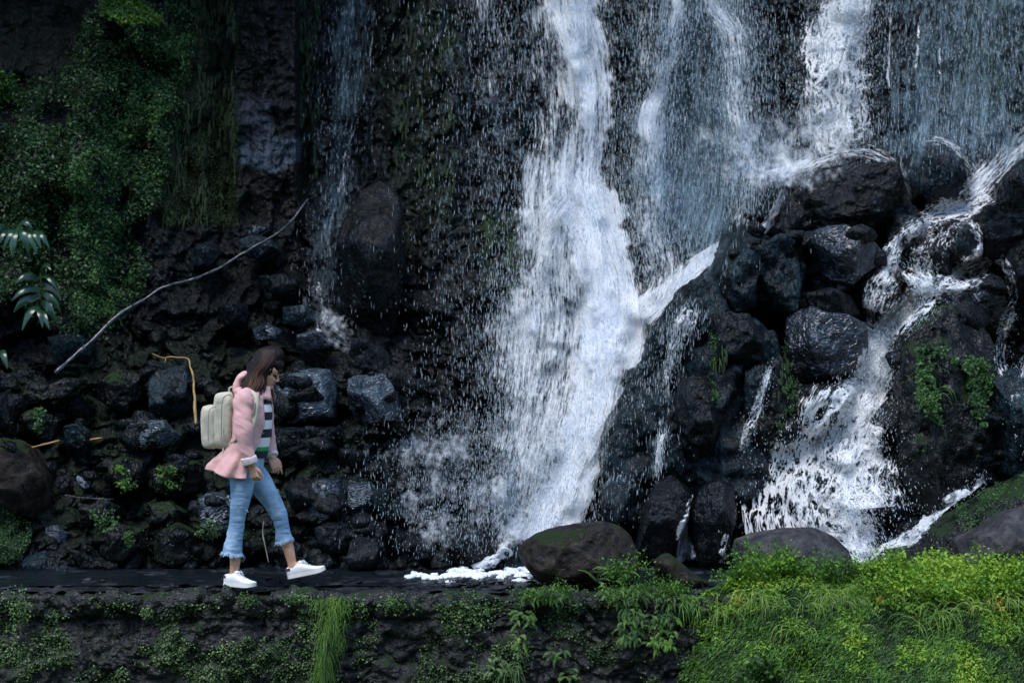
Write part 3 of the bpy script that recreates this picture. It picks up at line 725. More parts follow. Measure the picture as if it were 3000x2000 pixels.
# ================================================================== water
def water_material(name, web=0.0, soft=.10, tint=C(.86, .9, .95), sx=55, sy=5.0, seed=0, amp=2.9, cs=1.0, wg=2.4):
    t = NT(name)
    uv = t.n('TexCoord').outputs['UV']
    mp = t.n('Mapping', None, Vector=uv); mp.inputs['Scale'].default_value = (1, 1, 1); mp.inputs['Location'].default_value = (seed * 3.7, seed * 9.1, seed)
    def st(a, b, scale, det, dist=0.0, rough=.6):
        q = t.n('Mapping', None, Vector=mp.outputs[0]); q.inputs['Scale'].default_value = (a, b, 1)
        return t.noise(q.outputs[0], scale, det, rough, dist)
    fine = st(sx, sy, 1.0, 4, .3, .65)
    mid = st(sx * .28, sy * .35, 1.0, 4, .6)
    big = st(3.2, 1.1, 1.0, 3, .5)
    grain = st(sx * 2.2, sy * 4.5, 1.0, 2)
    s = t.math('ADD', t.math('MULTIPLY', fine, .42), t.math('ADD', t.math('MULTIPLY', mid, .26), t.math('ADD', t.math('MULTIPLY', big, .10), t.math('MULTIPLY', grain, .37))))
    s = t.math('MULTIPLY', t.math('SUBTRACT', s, .575), amp)
    if web > 0:
        q = t.n('Mapping', None, Vector=mp.outputs[0]); q.inputs['Scale'].default_value = (11, 6.0, 1)
        wn = t.n('TexNoise', None, Vector=q.outputs[0], Scale=1.2, Detail=3)
        ad = t.n('VectorMath', {'operation': 'ADD'}); t.set(ad, '0', q.outputs[0])
        sc = t.n('VectorMath', {'operation': 'SCALE'}); t.set(sc, '0', wn.outputs[1]); sc.inputs['Scale'].default_value = 1.7
        t.set(ad, '1', sc)
        vo = t.n('TexVoronoi', {'feature': 'DISTANCE_TO_EDGE'}, Vector=ad.outputs[0], Scale=cs)
        vo2 = t.n('TexVoronoi', {'feature': 'DISTANCE_TO_EDGE'}, Vector=ad.outputs[0], Scale=2.3 * cs)
        wv = t.math('SUBTRACT', .20, t.math('ADD', t.math('MULTIPLY', vo.outputs[0], .75), t.math('MULTIPLY', vo2.outputs[0], .6)))
        s = t.math('ADD', t.math('MULTIPLY', s, 1 - .35 * web), t.math('MULTIPLY', wv, wg * web))
    d = t.attr('dens').outputs['Fac']
    x = t.math('ADD', s, t.math('SUBTRACT', t.math('MULTIPLY', d, 1.08), .64))
    al = t.map01(x, -soft, soft)
    al = t.math('MULTIPLY', al, t.map01(d, .0, .12))
    al = t.math('MULTIPLY', al, .94)
    col = t.mix(t.map01(s, -.25, .3), C(tint[0] * .72, tint[1] * .82, tint[2] * .93), tint)
    t.p(Base_Color=col, Roughness=.7, Specular_IOR_Level=.1, Normal=t.bump(s, .5, .02))
    tr = t.n('BsdfTranslucent', None, Color=col)
    mx = t.n('MixShader', None); mx.inputs[0].default_value = .3
    t.t.links.new(t.b.outputs[0], mx.inputs[1]); t.t.links.new(tr.outputs[0], mx.inputs[2])
    tp = t.n('BsdfTransparent')
    m2 = t.n('MixShader', None); t.set(m2, '0', al)
    t.t.links.new(tp.outputs[0], m2.inputs[1]); t.t.links.new(mx.outputs[0], m2.inputs[2])
    t.t.links.new(m2.outputs[0], t.out.inputs[0])
    return t.m
W1, W2 = C(.96, .95, .94), C(.50, .64, .70)
M['fall'] = water_material('falling_water', 0, .20, W1, 62, 4.5, 1)
M['fall2'] = water_material('falling_water_behind', 0, .26, W1, 46, 4.0, 2)
M['cascade'] = water_material('tumbling_water', 1.0, .20, W1, 50, 8, 3, cs=1.45)
M['cascade2'] = water_material('tumbling_water_under', .6, .22, W1, 30, 4.5, 4)
M['rill'] = water_material('running_water', .7, .24, W1, 50, 9, 7, cs=2.0, wg=1.7)
M['veil'] = water_material('thin_spray_veil', 0, .34, W2, 60, 6.5, 5)
M['mist'] = water_material('soft_spray', 0, .55, C(.84,.88,.90), 9, 4, 6)
M['haze_veil'] = water_material('misty_curtain', 0, .60, C(.36, .52, .60), 34, 2.6, 8, amp=2.2)
t = NT('water_drop'); M['drop'] = t.p(Base_Color=C(.46, .54, .60), Roughness=.4)
t = NT('foam'); oc = t.coord(); n = t.noise(oc, 40, 4); M['foam'] = t.p(Base_Color=t.mix(t.map01(n, .35, .6), C(.5, .6, .68), C(.88, .9, .93)), Roughness=.6, Normal=t.bump(n, .6, .02))

FRONT = {80, 81, 82, 83, 84, 85, 64, 65, 19, 21, 20, 17, 18}
SURF = blur(surface(FRONT), 3)
S_MAIN = blur(surface(FRONT | {53, 52}), 4)
S_TOP = blur(surface(FRONT | {50, 51, 52, 71, 72}), 3)
S_RIGHT = blur(surface(FRONT | {55, 54, 57, 51, 66}), 3)

def spline(pts, step):
    P_ = np.array(pts, float)
    out = []
    Q = np.vstack([2 * P_[0] - P_[1], P_, 2 * P_[-1] - P_[-2]])
    for k in range(1, len(Q) - 2):
        a, b, c, d = Q[k - 1:k + 3]
        n = max(2, int(np.hypot(*(c - b)[:2]) / step))
        t = (np.arange(n) / n)[:, None]
        out.append(.5 * ((2 * b) + (-a + c) * t + (2 * a - 5 * b + 4 * c - d) * t ** 2 + (-a + 3 * b - 3 * c + d) * t ** 3))
    return np.vstack(out + [P_[-1:]])

RIB = []
def ribbon(name, pts, mat, parent, off=.08, surf=None, free=0, edge=.55, seed=0, step=7, jag=.0, horiz=.0, relax=0):
    """a sheet of running water: pts = (px, py, half width in px, density)"""
    S = spline(pts, step)
    S[:, 2] = np.maximum(S[:, 2], 2); S[:, 3] = np.clip(S[:, 3], 0, 1.2)
    c = S[:, :2]
    tg = np.gradient(c, axis=0); tg /= np.linalg.norm(tg, axis=1)[:, None] + 1e-9
    lat = np.stack([-tg[:, 1], tg[:, 0]], 1) * -1
    if horiz: lat = lat * (1 - horiz) + np.array([1, 0]) * horiz
    nu = int(np.clip(S[:, 2].max() * 2 / step, 6, 90))
    u = np.linspace(-1, 1, nu)
    A = c[:, 0, None] + lat[:, 0, None] * u * S[:, 2, None]
    B = c[:, 1, None] + lat[:, 1, None] * u * S[:, 2, None]
    sf = SURF if surf is None else surf
    Y = look(sf, A, B)
    if relax:
        Z = Y.copy()
        for _ in range(relax):
            q = np.pad(Z, 1, mode='edge'); Z = (q[:-2, 1:-1] + q[2:, 1:-1] + q[1:-1, :-2] + q[1:-1, 2:]) / 4
        Y = np.minimum(Y, Z)
        for _ in range(4):
            q = np.pad(Y, 1, mode='edge'); Y = (q[:-2, 1:-1] + q[2:, 1:-1] + q[1:-1, :-2] + q[1:-1, 2:]) / 4
    W = PN(A, B, Y)
    Y = Y - off - fbm(W * np.array([5, 1, 2.0]) + seed * 5, 300 + seed, 3) * .035
    V = PN(A, B, Y)
    L = np.concatenate([[0], np.cumsum(np.hypot(*np.diff(c, axis=0).T))]) / 430
    uu = u * S[:, 2, None] / 430
    UV = np.stack([uu, np.repeat(-L[:, None], nu, 1)], -1)
    fade = smooth(1.0, 1 - edge, np.abs(u + fbm(np.stack([UV[..., 1] * 5, UV[..., 0] * 2, UV[..., 0] * 0 + seed], -1), 9, 3) * .22 + fbm(np.stack([UV[..., 1] * 16, UV[..., 0] * 5, UV[..., 0] * 0 + seed], -1), 19, 2) * .10))
    vv = np.linspace(0, 1, len(c))
    k = .16 if mat in ('mist', 'haze_veil', 'veil', 'fall2') else .05
    tail = smooth(0, k, 1 - vv) * (1 if c[0, 1] < -50 else smooth(0, k, vv))
    D = S[:, 3, None] * fade * (.15 + .85 * tail)[:, None] * np.where(tail > .02, 1, 0)[:, None]
    o = npmesh(name, V.reshape(-1, 3), grid_faces(nu, len(c)), M[mat], parent, {'dens': ('POINT', 'FLOAT', D.ravel())}, uv=UV.reshape(-1, 2))
    return dict(V=V, D=D, T=tg, nu=nu, S=S, A=A, B=B, Y=Y)

def drops(r_list, n_, parent, seed=0, spread=.3, out=(.02, .3), size=(.0009, .0026), length=(.012, .055), power=1.0, down=.8, name='spray'):
    """splinters of falling water thrown off the sheets"""
    rng = np.random.RandomState(900 + seed); n = int(n_ * .7)
    Vs = []
    tot = sum((r['D'] ** power).sum() for r in r_list)
    cs, dr = [], []
    for r in r_list:
        wgt = (r['D'] ** power + .02).ravel(); k = int(n * (r['D'] ** power).sum() / tot) + 1
        i = rng.choice(len(wgt), k, p=wgt / wgt.sum())
        v = r['V'].reshape(-1, 3)[i]
        half = (r['S'][i // r['nu'], 2] / 430)
        v = v + np.stack([rng.normal(size=k) * half * spread, -rng.uniform(out[0], out[1], k), rng.normal(size=k) * .05], -1)
        T = r['T'][i // r['nu']]
        d = np.stack([T[:, 0] * (1 - down) + rng.normal(size=k) * .05, rng.normal(size=k) * .05, -np.abs(T[:, 1]) * (1 - down) - down], -1)
        d = d / np.linalg.norm(d, axis=1)[:, None]
        cs.append(v); dr.append(d)
    cs = np.concatenate(cs); dr = np.concatenate(dr)
    return splinters(cs, dr, rng, size, length, parent, name)

def splinters(cs, dr, rng, size, length, parent, name='spray'):
    n = len(cs)
    L = (length[0] + (length[1] - length[0]) * rng.rand(n) ** 2.2)[:, None]; r = (size[0] + (size[1] - size[0]) * rng.rand(n) ** 2)[:, None]
    a = np.cross(dr, np.array([0, 1, .01])); a /= np.linalg.norm(a, axis=1)[:, None] + 1e-9
    b = np.cross(dr, a)
    V = np.stack([cs - dr * L, cs + a * r + dr * L * .2, cs + (-.5 * a + .87 * b) * r + dr * L * .2, cs + (-.5 * a - .87 * b) * r + dr * L * .2, cs + dr * L * .6], 1).reshape(-1, 3)
    f = np.array([[0, 2, 1], [0, 3, 2], [0, 1, 3], [4, 1, 2], [4, 2, 3], [4, 3, 1]])
    Fc = (f[None] + (np.arange(n) * 5)[:, None, None]).reshape(-1, 3)
    o = npmesh(name, V, Fc, M['drop'], parent)
    o['kind'] = 'stuff'
    return o

def fall(label, name, loc):
    e = bpy.data.objects.new(name, None); COL.objects.link(e)
    e.location = P(*loc)
    tag(e, label, 'waterfall')
    bpy.context.view_layer.update()
    return e

# --- the main fall
g = fall('widest white waterfall plunging down the middle onto the foaming rocks', 'waterfall', (1620, 1640, 1.1))
A1 = ribbon('main_sheet', [(1655,-330,105,.76),(1660,-60,100,.78),(1675,60,96,.80),(1700,150,105,.78),(1715,260,100,.74),(1715,400,95,.66),(1705,500,105,.70),(1715,580,135,.82),(1740,700,130,.84),(1775,820,115,.84),(1785,920,130,.92),(1790,1000,130,.94),(1770,1100,110,1.1),(1745,1200,90,1.1),(1710,1300,90,1.1),(1670,1400,95,1.1),(1630,1500,105,1.1),(1590,1580,120,1.0),(1560,1640,120,.85)], 'fall', g, .16, relax=60, surf=S_MAIN)
A2 = ribbon('back_sheet', [(1640,-330,180,.52),(1640,0,175,.54),(1655,200,165,.5),(1670,400,165,.48),(1660,540,185,.72),(1660,640,215,.74),(1655,760,235,.70),(1660,900,245,.70),(1655,1000,250,.66),(1635,1150,240,.60),(1600,1300,215,.6),(1570,1450,180,.6),(1540,1600,160,.55)], 'fall2', g, .08, relax=60, seed=2, surf=S_MAIN)
A3 = ribbon('core', [(1690,-330,60,.84),(1690,80,62,.9),(1712,200,60,.88),(1722,330,58,.82),(1712,440,56,.7),(1705,540,80,.74),(1735,640,74,.86),(1765,760,68,.86),(1785,880,90,1.1),(1780,1000,100,1.15),(1765,1120,80,1.1),(1740,1220,66,1.1),(1700,1320,64,1.05),(1650,1430,70,1.05),(1600,1530,85,1.0),(1560,1620,80,.8)], 'fall', g, .26, relax=60, seed=3, edge=.95, surf=S_MAIN)
A4 = ribbon('side_sheet', [(1690,560,90,.6),(1640,610,100,.66),(1600,690,90,.6),(1575,790,80,.52),(1560,880,80,.58),(1565,950,85,.78),(1560,1020,90,.6),(1550,1120,90,.52),(1555,1250,90,.5),(1555,1380,90,.5),(1530,1500,95,.5),(1500,1600,90,.45)], 'fall', g, .20, relax=60, seed=4, edge=.95)
A8 = ribbon('blob', [(1800,860,110,.55),(1790,930,150,.62),(1770,1010,150,.58),(1750,1090,120,.45)], 'mist', g, .34, relax=60, seed=8, edge=.95, surf=S_MAIN)
A5 = ribbon('diagonal_stream', [(2300,530,20,.6),(2285,590,26,.7),(2262,650,28,.75),(2215,690,26,.7),(2150,706,30,.8),(2080,745,44,.95),(2010,800,52,.95),(1940,870,64,.95),(1870,950,80,.9)], 'fall', g, .10, relax=20, seed=5, step=5, edge=.8, surf=blur(surface(FRONT | {52, 53, 50, 72}), 3))
A6 = ribbon('foot_stream', [(1600,1540,60,.9),(1540,1590,45,.95),(1470,1620,34,.85),(1420,1650,34,.8),(1380,1665,20,.8)], 'rill', g, .06, seed=6, step=5)
A7 = ribbon('left_spray', [(1520,700,60,.28),(1500,850,70,.3),(1490,1000,70,.3),(1490,1150,80,.3),(1490,1300,90,.32),(1470,1450,100,.34),(1450,1560,110,.32)], 'veil', g, .3, relax=60, seed=7, edge=.9)
drops([A1, A2, A3], 20000, g, 1, .55, (.05, .5), power=1)
drops([A4, A7], 9000, g, 2, .9, (.05, .45), size=(.0009, .0026), name='side_spray', power=.6)
# --- second fall
g = fall('broken white fall just right of the widest one', 'waterfall', (1930, 800, 3.0))
B1 = ribbon('main_sheet', [(1990,-200,44,.7),(1985,0,46,.7),(1972,60,48,.7),(1960,150,56,.64),(1955,240,58,.68),(1925,320,72,.78),(1915,370,90,.84),(1920,430,88,.7),(1915,520,84,.62),(1905,600,84,.62),(1910,700,90,.58),(1930,800,100,.58),(1900,900,90,.55)], 'fall', g, .12, relax=30, seed=11, edge=.95)
B2 = ribbon('back_sheet', [(1930,-200,110,.3),(1930,0,110,.34),(1910,200,100,.32),(1900,400,120,.38),(1920,600,130,.38),(1940,800,130,.42),(1900,950,100,.42)], 'fall2', g, .06, relax=40, seed=12, edge=.8)
drops([B1, B2], 9000, g, 3, .4, (.03, .3))
# --- third fall
g = fall('thin pale fall spreading from a lip between the second fall and the brightest upper cascade', 'waterfall', (2200, 600, 3.1))
C1 = ribbon('main_sheet', [(2080,-200,50,.55),(2092,0,60,.6),(2120,45,72,.64),(2150,90,80,.64),(2165,180,80,.58),(2175,300,74,.58),(2190,400,64,.58),(2205,500,62,.55),(2195,580,52,.5),(2150,680,44,.5)], 'fall', g, .12, relax=30, seed=21, edge=.95)
#C2 = ribbon('lip_stream', [(2100,30,14,.9),(2150,38,16,.95),(2190,50,16,.8),(2250,75,12,.6),(2275,110,10,.6),(2285,160,8,.7),(2310,185,8,.6)], 'cascade', g, .15, seed=22, step=4)
C3 = ribbon('back_sheet', [(2150,-200,130,.26),(2150,100,140,.28),(2170,300,150,.28),(2200,500,150,.34),(2180,650,120,.36)], 'fall2', g, .05, relax=30, seed=23, edge=.8)
drops([C1, C3], 9000, g, 4, .4, (.03, .3))
# --- upper right cascade
g = fall('bright netted cascade fanning down the wall above the biggest black rock', 'waterfall', (2450, 500, 3.0))
D1 = ribbon('main_sheet', [(2490,-200,70,.8),(2490,-20,76,.8),(2470,40,96,.76),(2450,110,112,.68),(2440,190,116,.62),(2440,260,110,.56),(2445,330,105,.52),(2450,400,110,.48),(2470,450,125,.52)], 'cascade', g, .14, relax=16, seed=31, step=5, edge=.5)
D6 = ribbon('bright_top', [(2500,-200,40,.8),(2500,0,44,.85),(2480,70,60,.8),(2460,140,60,.7),(2470,220,50,.6)], 'cascade', g, .2, relax=16, seed=36, step=5, edge=.8)
D2 = ribbon('back_sheet', [(2480,-200,90,.55),(2460,60,110,.6),(2440,250,120,.5),(2440,430,150,.6),(2460,500,200,.6)], 'fall2', g, .07, relax=20, seed=32, surf=S_TOP)
D3 = ribbon('crest_stream', [(2180,530,20,.5),(2240,515,26,.62),(2300,500,40,.75),(2350,480,44,.68),(2400,455,50,.62),(2470,440,50,.6),(2560,450,50,.52),(2630,490,44,.48),(2670,560,36,.42),(2695,640,26,.4)], 'fall2', g, .12, seed=33, step=5, edge=.95, relax=20, surf=S_TOP)
#D4 = ribbon('bright_lip', [(2440,395,10,.5),(2490,415,13,.75),(2560,435,11,.5)], 'fall', g, .2, seed=34, step=4, surf=S_TOP)
#D5 = ribbon('left_skirt', [(2300,540,14,.8),(2290,600,16,.8),(2270,660,18,.8),(2230,690,14,.7)], 'fall', g, .08, seed=35, step=4, surf=S_TOP)
drops([D1, D2], 11000, g, 5, .4, (.03, .3), size=(.0014, .004), length=(.006, .03))
# --- right hand stream
g = fall('long white stream tumbling from the right edge over a boulder and fanning out wide below', 'waterfall', (2450, 1600, .9))
E0 = ribbon('upper_stream', [(3090,340,80,.5),(3000,420,84,.52),(2940,490,84,.56),(2890,545,80,.62),(2840,600,80,.62)], 'fall2', g, .1, seed=41, step=5, edge=.95, relax=20, surf=S_RIGHT)
E10 = ribbon('spread_sheet', [(2960,470,110,.4),(2870,560,120,.46),(2780,640,125,.46),(2720,720,120,.44),(2680,800,110,.44),(2650,880,90,.46),(2620,940,60,.4)], 'rill', g, .05, seed=49, step=6, edge=.95)
E9 = ribbon('upper_pool', [(2910,560,60,.55),(2840,600,76,.66),(2770,630,76,.68),(2710,660,66,.66),(2660,700,60,.64),(2630,745,66,.66),(2605,795,66,.6),(2590,850,60,.5)], 'rill', g, .1, relax=16, seed=40, step=5, edge=.9, surf=S_RIGHT)
E1 = ribbon('main_sheet', [(2640,770,30,.5),(2690,810,40,.62),(2715,850,44,.75),(2690,895,46,.84),(2640,930,42,.9),(2590,975,44,.95),(2565,1030,48,.95),(2555,1090,62,.92),(2525,1150,92,.84),(2475,1220,140,.74),(2450,1300,182,.68),(2425,1400,224,.62),(2415,1480,242,.6),(2430,1540,222,.6),(2500,1600,120,.7),(2550,1660,60,.8)], 'cascade', g, .12, relax=14, seed=42, step=5, edge=.4, surf=S_RIGHT)
E2 = ribbon('under_sheet', [(2690,860,50,.5),(2590,975,46,.6),(2555,1090,66,.6),(2500,1200,120,.5),(2465,1300,160,.45),(2450,1400,200,.42),(2460,1520,200,.42),(2540,1640,80,.5)], 'cascade2', g, .05, relax=14, seed=43, step=6)
E3 = ribbon('bright_middle', [(2715,850,34,.7),(2680,905,34,.8),(2620,955,34,.85),(2575,1030,34,.82),(2558,1130,48,.74),(2530,1220,74,.74),(2490,1320,76,.72),(2475,1420,76,.76),(2485,1520,70,.8),(2515,1600,50,.85),(2555,1650,34,.8)], 'cascade', g, .17, relax=14, seed=44, step=5, edge=.9)
E4 = ribbon('side_stream', [(2850,630,30,.5),(2885,690,38,.58),(2885,745,50,.6),(2850,785,60,.62),(2800,812,58,.66),(2750,835,50,.64),(2710,860,44,.6)], 'rill', g, .10, seed=45, step=4, surf=S_RIGHT)
E5 = ribbon('net_stream', [(2650,790,40,.5),(2600,830,60,.54),(2575,880,66,.52),(2575,930,54,.52),(2600,965,34,.6)], 'rill', g, .10, seed=46, step=4)
E6 = ribbon('edge_stream', [(2885,740,20,.5),(2930,770,24,.52),(2955,820,24,.46),(2970,870,20,.46),(2950,920,20,.42),(2930,960,18,.46),(2920,1020,20,.42)], 'rill', g, .10, seed=47, step=4)
E7 = ribbon('dome_skirt', [(2670,420,34,.3),(2740,412,40,.42),(2800,440,44,.44),(2850,510,48,.46),(2880,580,50,.5)], 'fall2', g, .12, seed=48, step=5, edge=.95, relax=10)
drops([E1, E3], 12000, g, 6, .25, (.03, .28), size=(.0015, .005), length=(.005, .022), down=.5)
# --- small ones
g = fall('narrow trickle down the dark rock left of the wide fanning cascade', 'waterfall', (2160, 1350, 1.4))
r1 = ribbon('trickle', [(2258,1062,8,.55),(2245,1110,17,.6),(2225,1170,17,.6),(2205,1230,22,.58),(2175,1290,30,.56),(2155,1340,28,.5),(2140,1385,12,.4)], 'rill', g, .08, seed=51, step=3)
drops([r1], 500, g, 7, .5, (.01, .1), size=(.0014, .0035), length=(.004, .014))
g = fall('small white spout between the two tall black rocks', 'waterfall', (2000, 1640, 1.0))
r1 = ribbon('spout', [(2025,1440,10,.5),(2010,1500,14,.6),(1998,1550,22,.8),(2000,1600,32,.8),(2005,1650,40,.8)], 'rill', g, .06, surf=blur(surface({80,81,82,83,84,85}),2), seed=52, step=3)
r2 = ribbon('second_spout', [(2130,1560,10,.6),(2115,1600,18,.65),(2105,1650,26,.6)], 'rill', g, .06, surf=blur(surface({80,81,82,83,84,85}),2), seed=53, step=3)
g = fall('slanting white runnel along the smooth dark rock at lower right', 'waterfall', (2560, 1650, .8))
r1 = ribbon('runnel', [(2895,1398,9,.6),(2850,1425,16,.75),(2790,1462,20,.8),(2740,1505,22,.8),(2690,1550,26,.8),(2640,1590,32,.8),(2580,1625,40,.8),(2540,1655,34,.8)], 'rill', g, .10, surf=blur(surface({81,82,83,84,85}),2), seed=54, step=4, edge=.4)
drops([r1], 900, g, 8, .4, (.01, .1), size=(.0014, .0035), length=(.004, .014))
g = fall('thin broken trickles at the right edge beside the mossy rock', 'waterfall', (2990, 1250, 1.4))
r1 = ribbon('trickle', [(2985,900,14,.45),(2950,960,18,.5),(2930,1020,22,.52),(2938,1070,28,.55),(2970,1110,30,.55),(2985,1180,26,.5),(2978,1250,24,.5),(3000,1300,26,.55),(2985,1330,16,.4)], 'rill', g, .08, seed=55, step=4)
r2 = ribbon('edge_trickle', [(3030,1000,30,.4),(2990,1150,40,.5),(3010,1300,30,.4)], 'fall', g, .06, seed=56, step=4)
drops([r1, r2], 900, g, 9, .4, (.01, .15), size=(.0014, .0035), length=(.004, .014))
g = fall('film of water sliding down the long sloping rock beside the main fall', 'waterfall', (1900, 1500, 1.5))
r1 = ribbon('film', [(2060,850,30,.5),(2010,930,40,.55),(1985,1000,34,.55),(1960,1080,22,.5),(1945,1160,16,.5),(1945,1240,14,.6),(1930,1330,12,.5),(1925,1400,10,.4)], 'rill', g, .05, seed=57, step=4)
r2 = ribbon('wide_film', [(1990,860,60,.25),(1930,980,70,.33),(1890,1100,75,.36),(1880,1220,90,.4),(1850,1350,100,.42),(1830,1480,110,.4)], 'veil', g, .06, seed=58, step=6, edge=.9)
drops([r1, r2], 3500, g, 10, .6, (.01, .2), power=.7)
# --- thin fall at left
g = fall('thin misty ribbon of water falling in front of the dark recess left of centre', 'waterfall', (960, 950, 2.5))
r1 = ribbon('misty_sheet', [(1030,-330,80,.34),(1030,0,80,.34),(1020,200,76,.32),(1005,400,64,.30),(980,560,64,.30),(960,700,60,.26),(945,850,70,.28),(950,960,100,.26)], 'haze_veil', g, .25, relax=60, seed=61, edge=.95)
r2 = ribbon('trickle', [(1110,-100,4,.45),(1095,60,4,.35),(1085,160,5,.4),(1075,270,6,.45),(1050,350,5,.3),(1030,400,8,.45),(1012,450,8,.35),(1004,520,12,.5),(1000,560,16,.45),(985,600,8,.3)], 'fall', g, .2, relax=30, seed=62, step=3)
r3 = ribbon('lower_trickle', [(925,820,14,.45),(935,870,14,.42),(950,910,14,.45),(940,950,24,.45),(980,970,14,.3)], 'rill', g, .10, seed=63, step=3)
r4 = ribbon('splash', [(900,830,50,.3),(960,960,80,.34),(1040,1010,60,.25)], 'mist', g, .3, relax=20, seed=64, edge=.95)
r5 = ribbon('splash_on_ledge', [(1090,1350,44,.22),(1180,1325,60,.34),(1260,1310,56,.34),(1330,1305,44,.34),(1360,1320,30,.3)], 'mist', g, .15, surf=blur(surface({80,81,82,83,84,85}), 3), seed=65, step=4, edge=.9)
drops([r1], 1500, g, 11, .6, (.01, .3), size=(.0008, .0018))
# --- veils over the wall
g = fall('curtain of fine drops and glistening trickles covering the dark wall left of the widest fall', 'waterfall', (1350, 1300, 2.3))
v1 = ribbon('drip_curtain', [(1350,-330,180,.18),(1350,100,180,.18),(1350,400,170,.15),(1350,700,180,.14),(1340,1000,180,.15),(1320,1300,180,.16),(1290,1500,170,.18)], 'veil', g, .25, relax=60, seed=71, edge=.7)
v2 = ribbon('bright_curtain', [(1440,-330,90,.40),(1440,0,90,.40),(1450,150,90,.34),(1460,300,90,.26),(1470,450,80,.22),(1480,600,70,.24)], 'fall2', g, .2, relax=40, seed=72, edge=.9)
drops([v1, v2], 4200, g, 12, .5, (.0, .9), size=(.0008, .0024), length=(.012, .05), power=1.6, down=.97)
g = fall('fine rain of drops veiling the wall above the right-hand boulders', 'waterfall', (2850, 500, 3.1))
v1 = ribbon('drip_curtain', [(2820,-330,280,.24),(2820,0,280,.26),(2810,200,280,.28),(2800,400,270,.38),(2790,520,220,.42)], 'haze_veil', g, .15, relax=40, seed=73, edge=.6)
v2 = ribbon('trickle', [(2615,-40,5,.5),(2610,60,6,.55),(2604,150,6,.5),(2602,240,8,.55),(2608,268,10,.5)], 'fall', g, .12, seed=74, step=3)
v3 = ribbon('second_trickle', [(2690,60,5,.5),(2688,140,6,.6),(2682,210,5,.5)], 'cascade', g, .12, seed=75, step=3)
v4 = ribbon('third_trickle', [(2750,140,5,.5),(2755,220,6,.5)], 'cascade', g, .12, seed=76, step=3)
drops([v1], 8000, g, 13, .5, (.0, .4), size=(.0008, .0024), length=(.012, .06), power=.8, down=.98)
g = fall('blue-white spray veil hanging between the falls', 'waterfall', (2050, 700, 3.1))
v1 = ribbon('spray_sheet', [(2050,-330,230,.32),(2050,0,230,.34),(2050,300,250,.38),(2040,500,250,.52),(2010,650,220,.54),(1950,800,160,.54)], 'haze_veil', g, .12, relax=40, seed=77, edge=.7)
v2 = ribbon('low_mist', [(2240,330,260,.42),(2260,450,330,.52),(2250,560,260,.5)], 'mist', g, .2, relax=40, seed=78, edge=.95)
drops([v1], 6000, g, 14, .4, (.0, .5), size=(.0008, .0022), power=.8, down=.97)
g = fall('drifting spray cloud at the foot of the widest fall', 'waterfall', (1500, 1600, 1.1))
v1 = ribbon('spray_sheet', [(1640,1150,160,.36),(1590,1300,170,.42),(1550,1430,180,.46),(1520,1530,190,.5),(1490,1620,170,.45)], 'mist', g, .35, surf=blur(surface({80,81,82,83,84,85}), 6), relax=60, seed=79, edge=.95)
v2 = ribbon('left_drift', [(1350,1180,140,.24),(1310,1350,180,.3),(1280,1500,190,.32),(1250,1620,180,.26)], 'mist', g, .4, surf=blur(surface({80,81,82,83,84,85}), 6), relax=60, seed=80, edge=.95)
drops([v1, v2], 7000, g, 15, .5, (.0, .5), size=(.0009, .0028), length=(.006, .03), power=1.2, down=.7)

# --- foam on the water
def build_foam():
    rng = np.random.RandomState(3)
    Vs, Fs = [], []; n = 0
    Vb, Fb = _ico(2)
    for k in range(1100):
        t_ = rng.rand()
        x = 1190 + 370 * t_ ** .7
        y = 1692 - 14 * t_ + rng.normal() * (3 + 8 * t_) + 7 * math.sin(x * .05) * (1 - t_)
        if rng.rand() < .12: x, y = rng.uniform(1310, 1370), rng.uniform(1655, 1675)
        if vnoise(np.array([[x * .04, y * .15, 1.]]))[0] < -.15 + .1 * t_: continue
        D = (CAMZ + .03) * FPX / (y - 1000); Y = D + CAMY
        r = rng.uniform(.004, .016) * (1 + .5 * t_)
        c = np.array([(x - 1500) * D / FPX, Y, -.03 + r * .2])
        Q = Vb * np.array([1.6, 1.3, .9]) * r * (1 + fbm(Vb * 2.3 + k, k, 3)[:, None] * .3)
        Vs.append(Q + c); Fs.append(Fb + n); n += len(Vb)
    o = npmesh('foam', np.concatenate(Vs), np.concatenate(Fs), M['foam'])
    tag(o, 'line of white foam on the black water left of the brown boulder', 'foam', kind='stuff')
build_foam()

def build_pebbles():
    rng = np.random.RandomState(31)
    for k in range(46):
        x = rng.uniform(0, 1560) if k > 20 else rng.uniform(1050, 1560)
        y = rng.uniform(1690, 1722); D = (CAMZ + .02) * FPX / (y - 1000)
        bm = bmesh.new(); r = rng.uniform(.02, .06)
        for f in range(13):
            v = rng.normal(size=3); v /= np.linalg.norm(v); bm.verts.new(v * np.array([1.3, .9, .32]) * r)
        res = bmesh.ops.convex_hull(bm, input=bm.verts)
        bmesh.ops.delete(bm, geom=[e for e in res['geom_interior'] if isinstance(e, bmesh.types.BMVert)], context='VERTS')
        bmesh.ops.bevel(bm, geom=bm.edges[:], offset=r * .08, segments=1, affect='EDGES')
        me = bpy.data.meshes.new('flat_stone'); bm.to_mesh(me); bm.free()
        o = link('flat_stone', me, M['cap']); o.location = ((x - 1500) * D / FPX, D + CAMY, -.022); o.rotation_euler = (rng.normal() * .1, rng.normal() * .1, rng.rand() * 6)
        tag(o, 'flat wet stone lying on the path along the wall top', 'stone', 'flat wet stones scattered over the path')
build_pebbles()
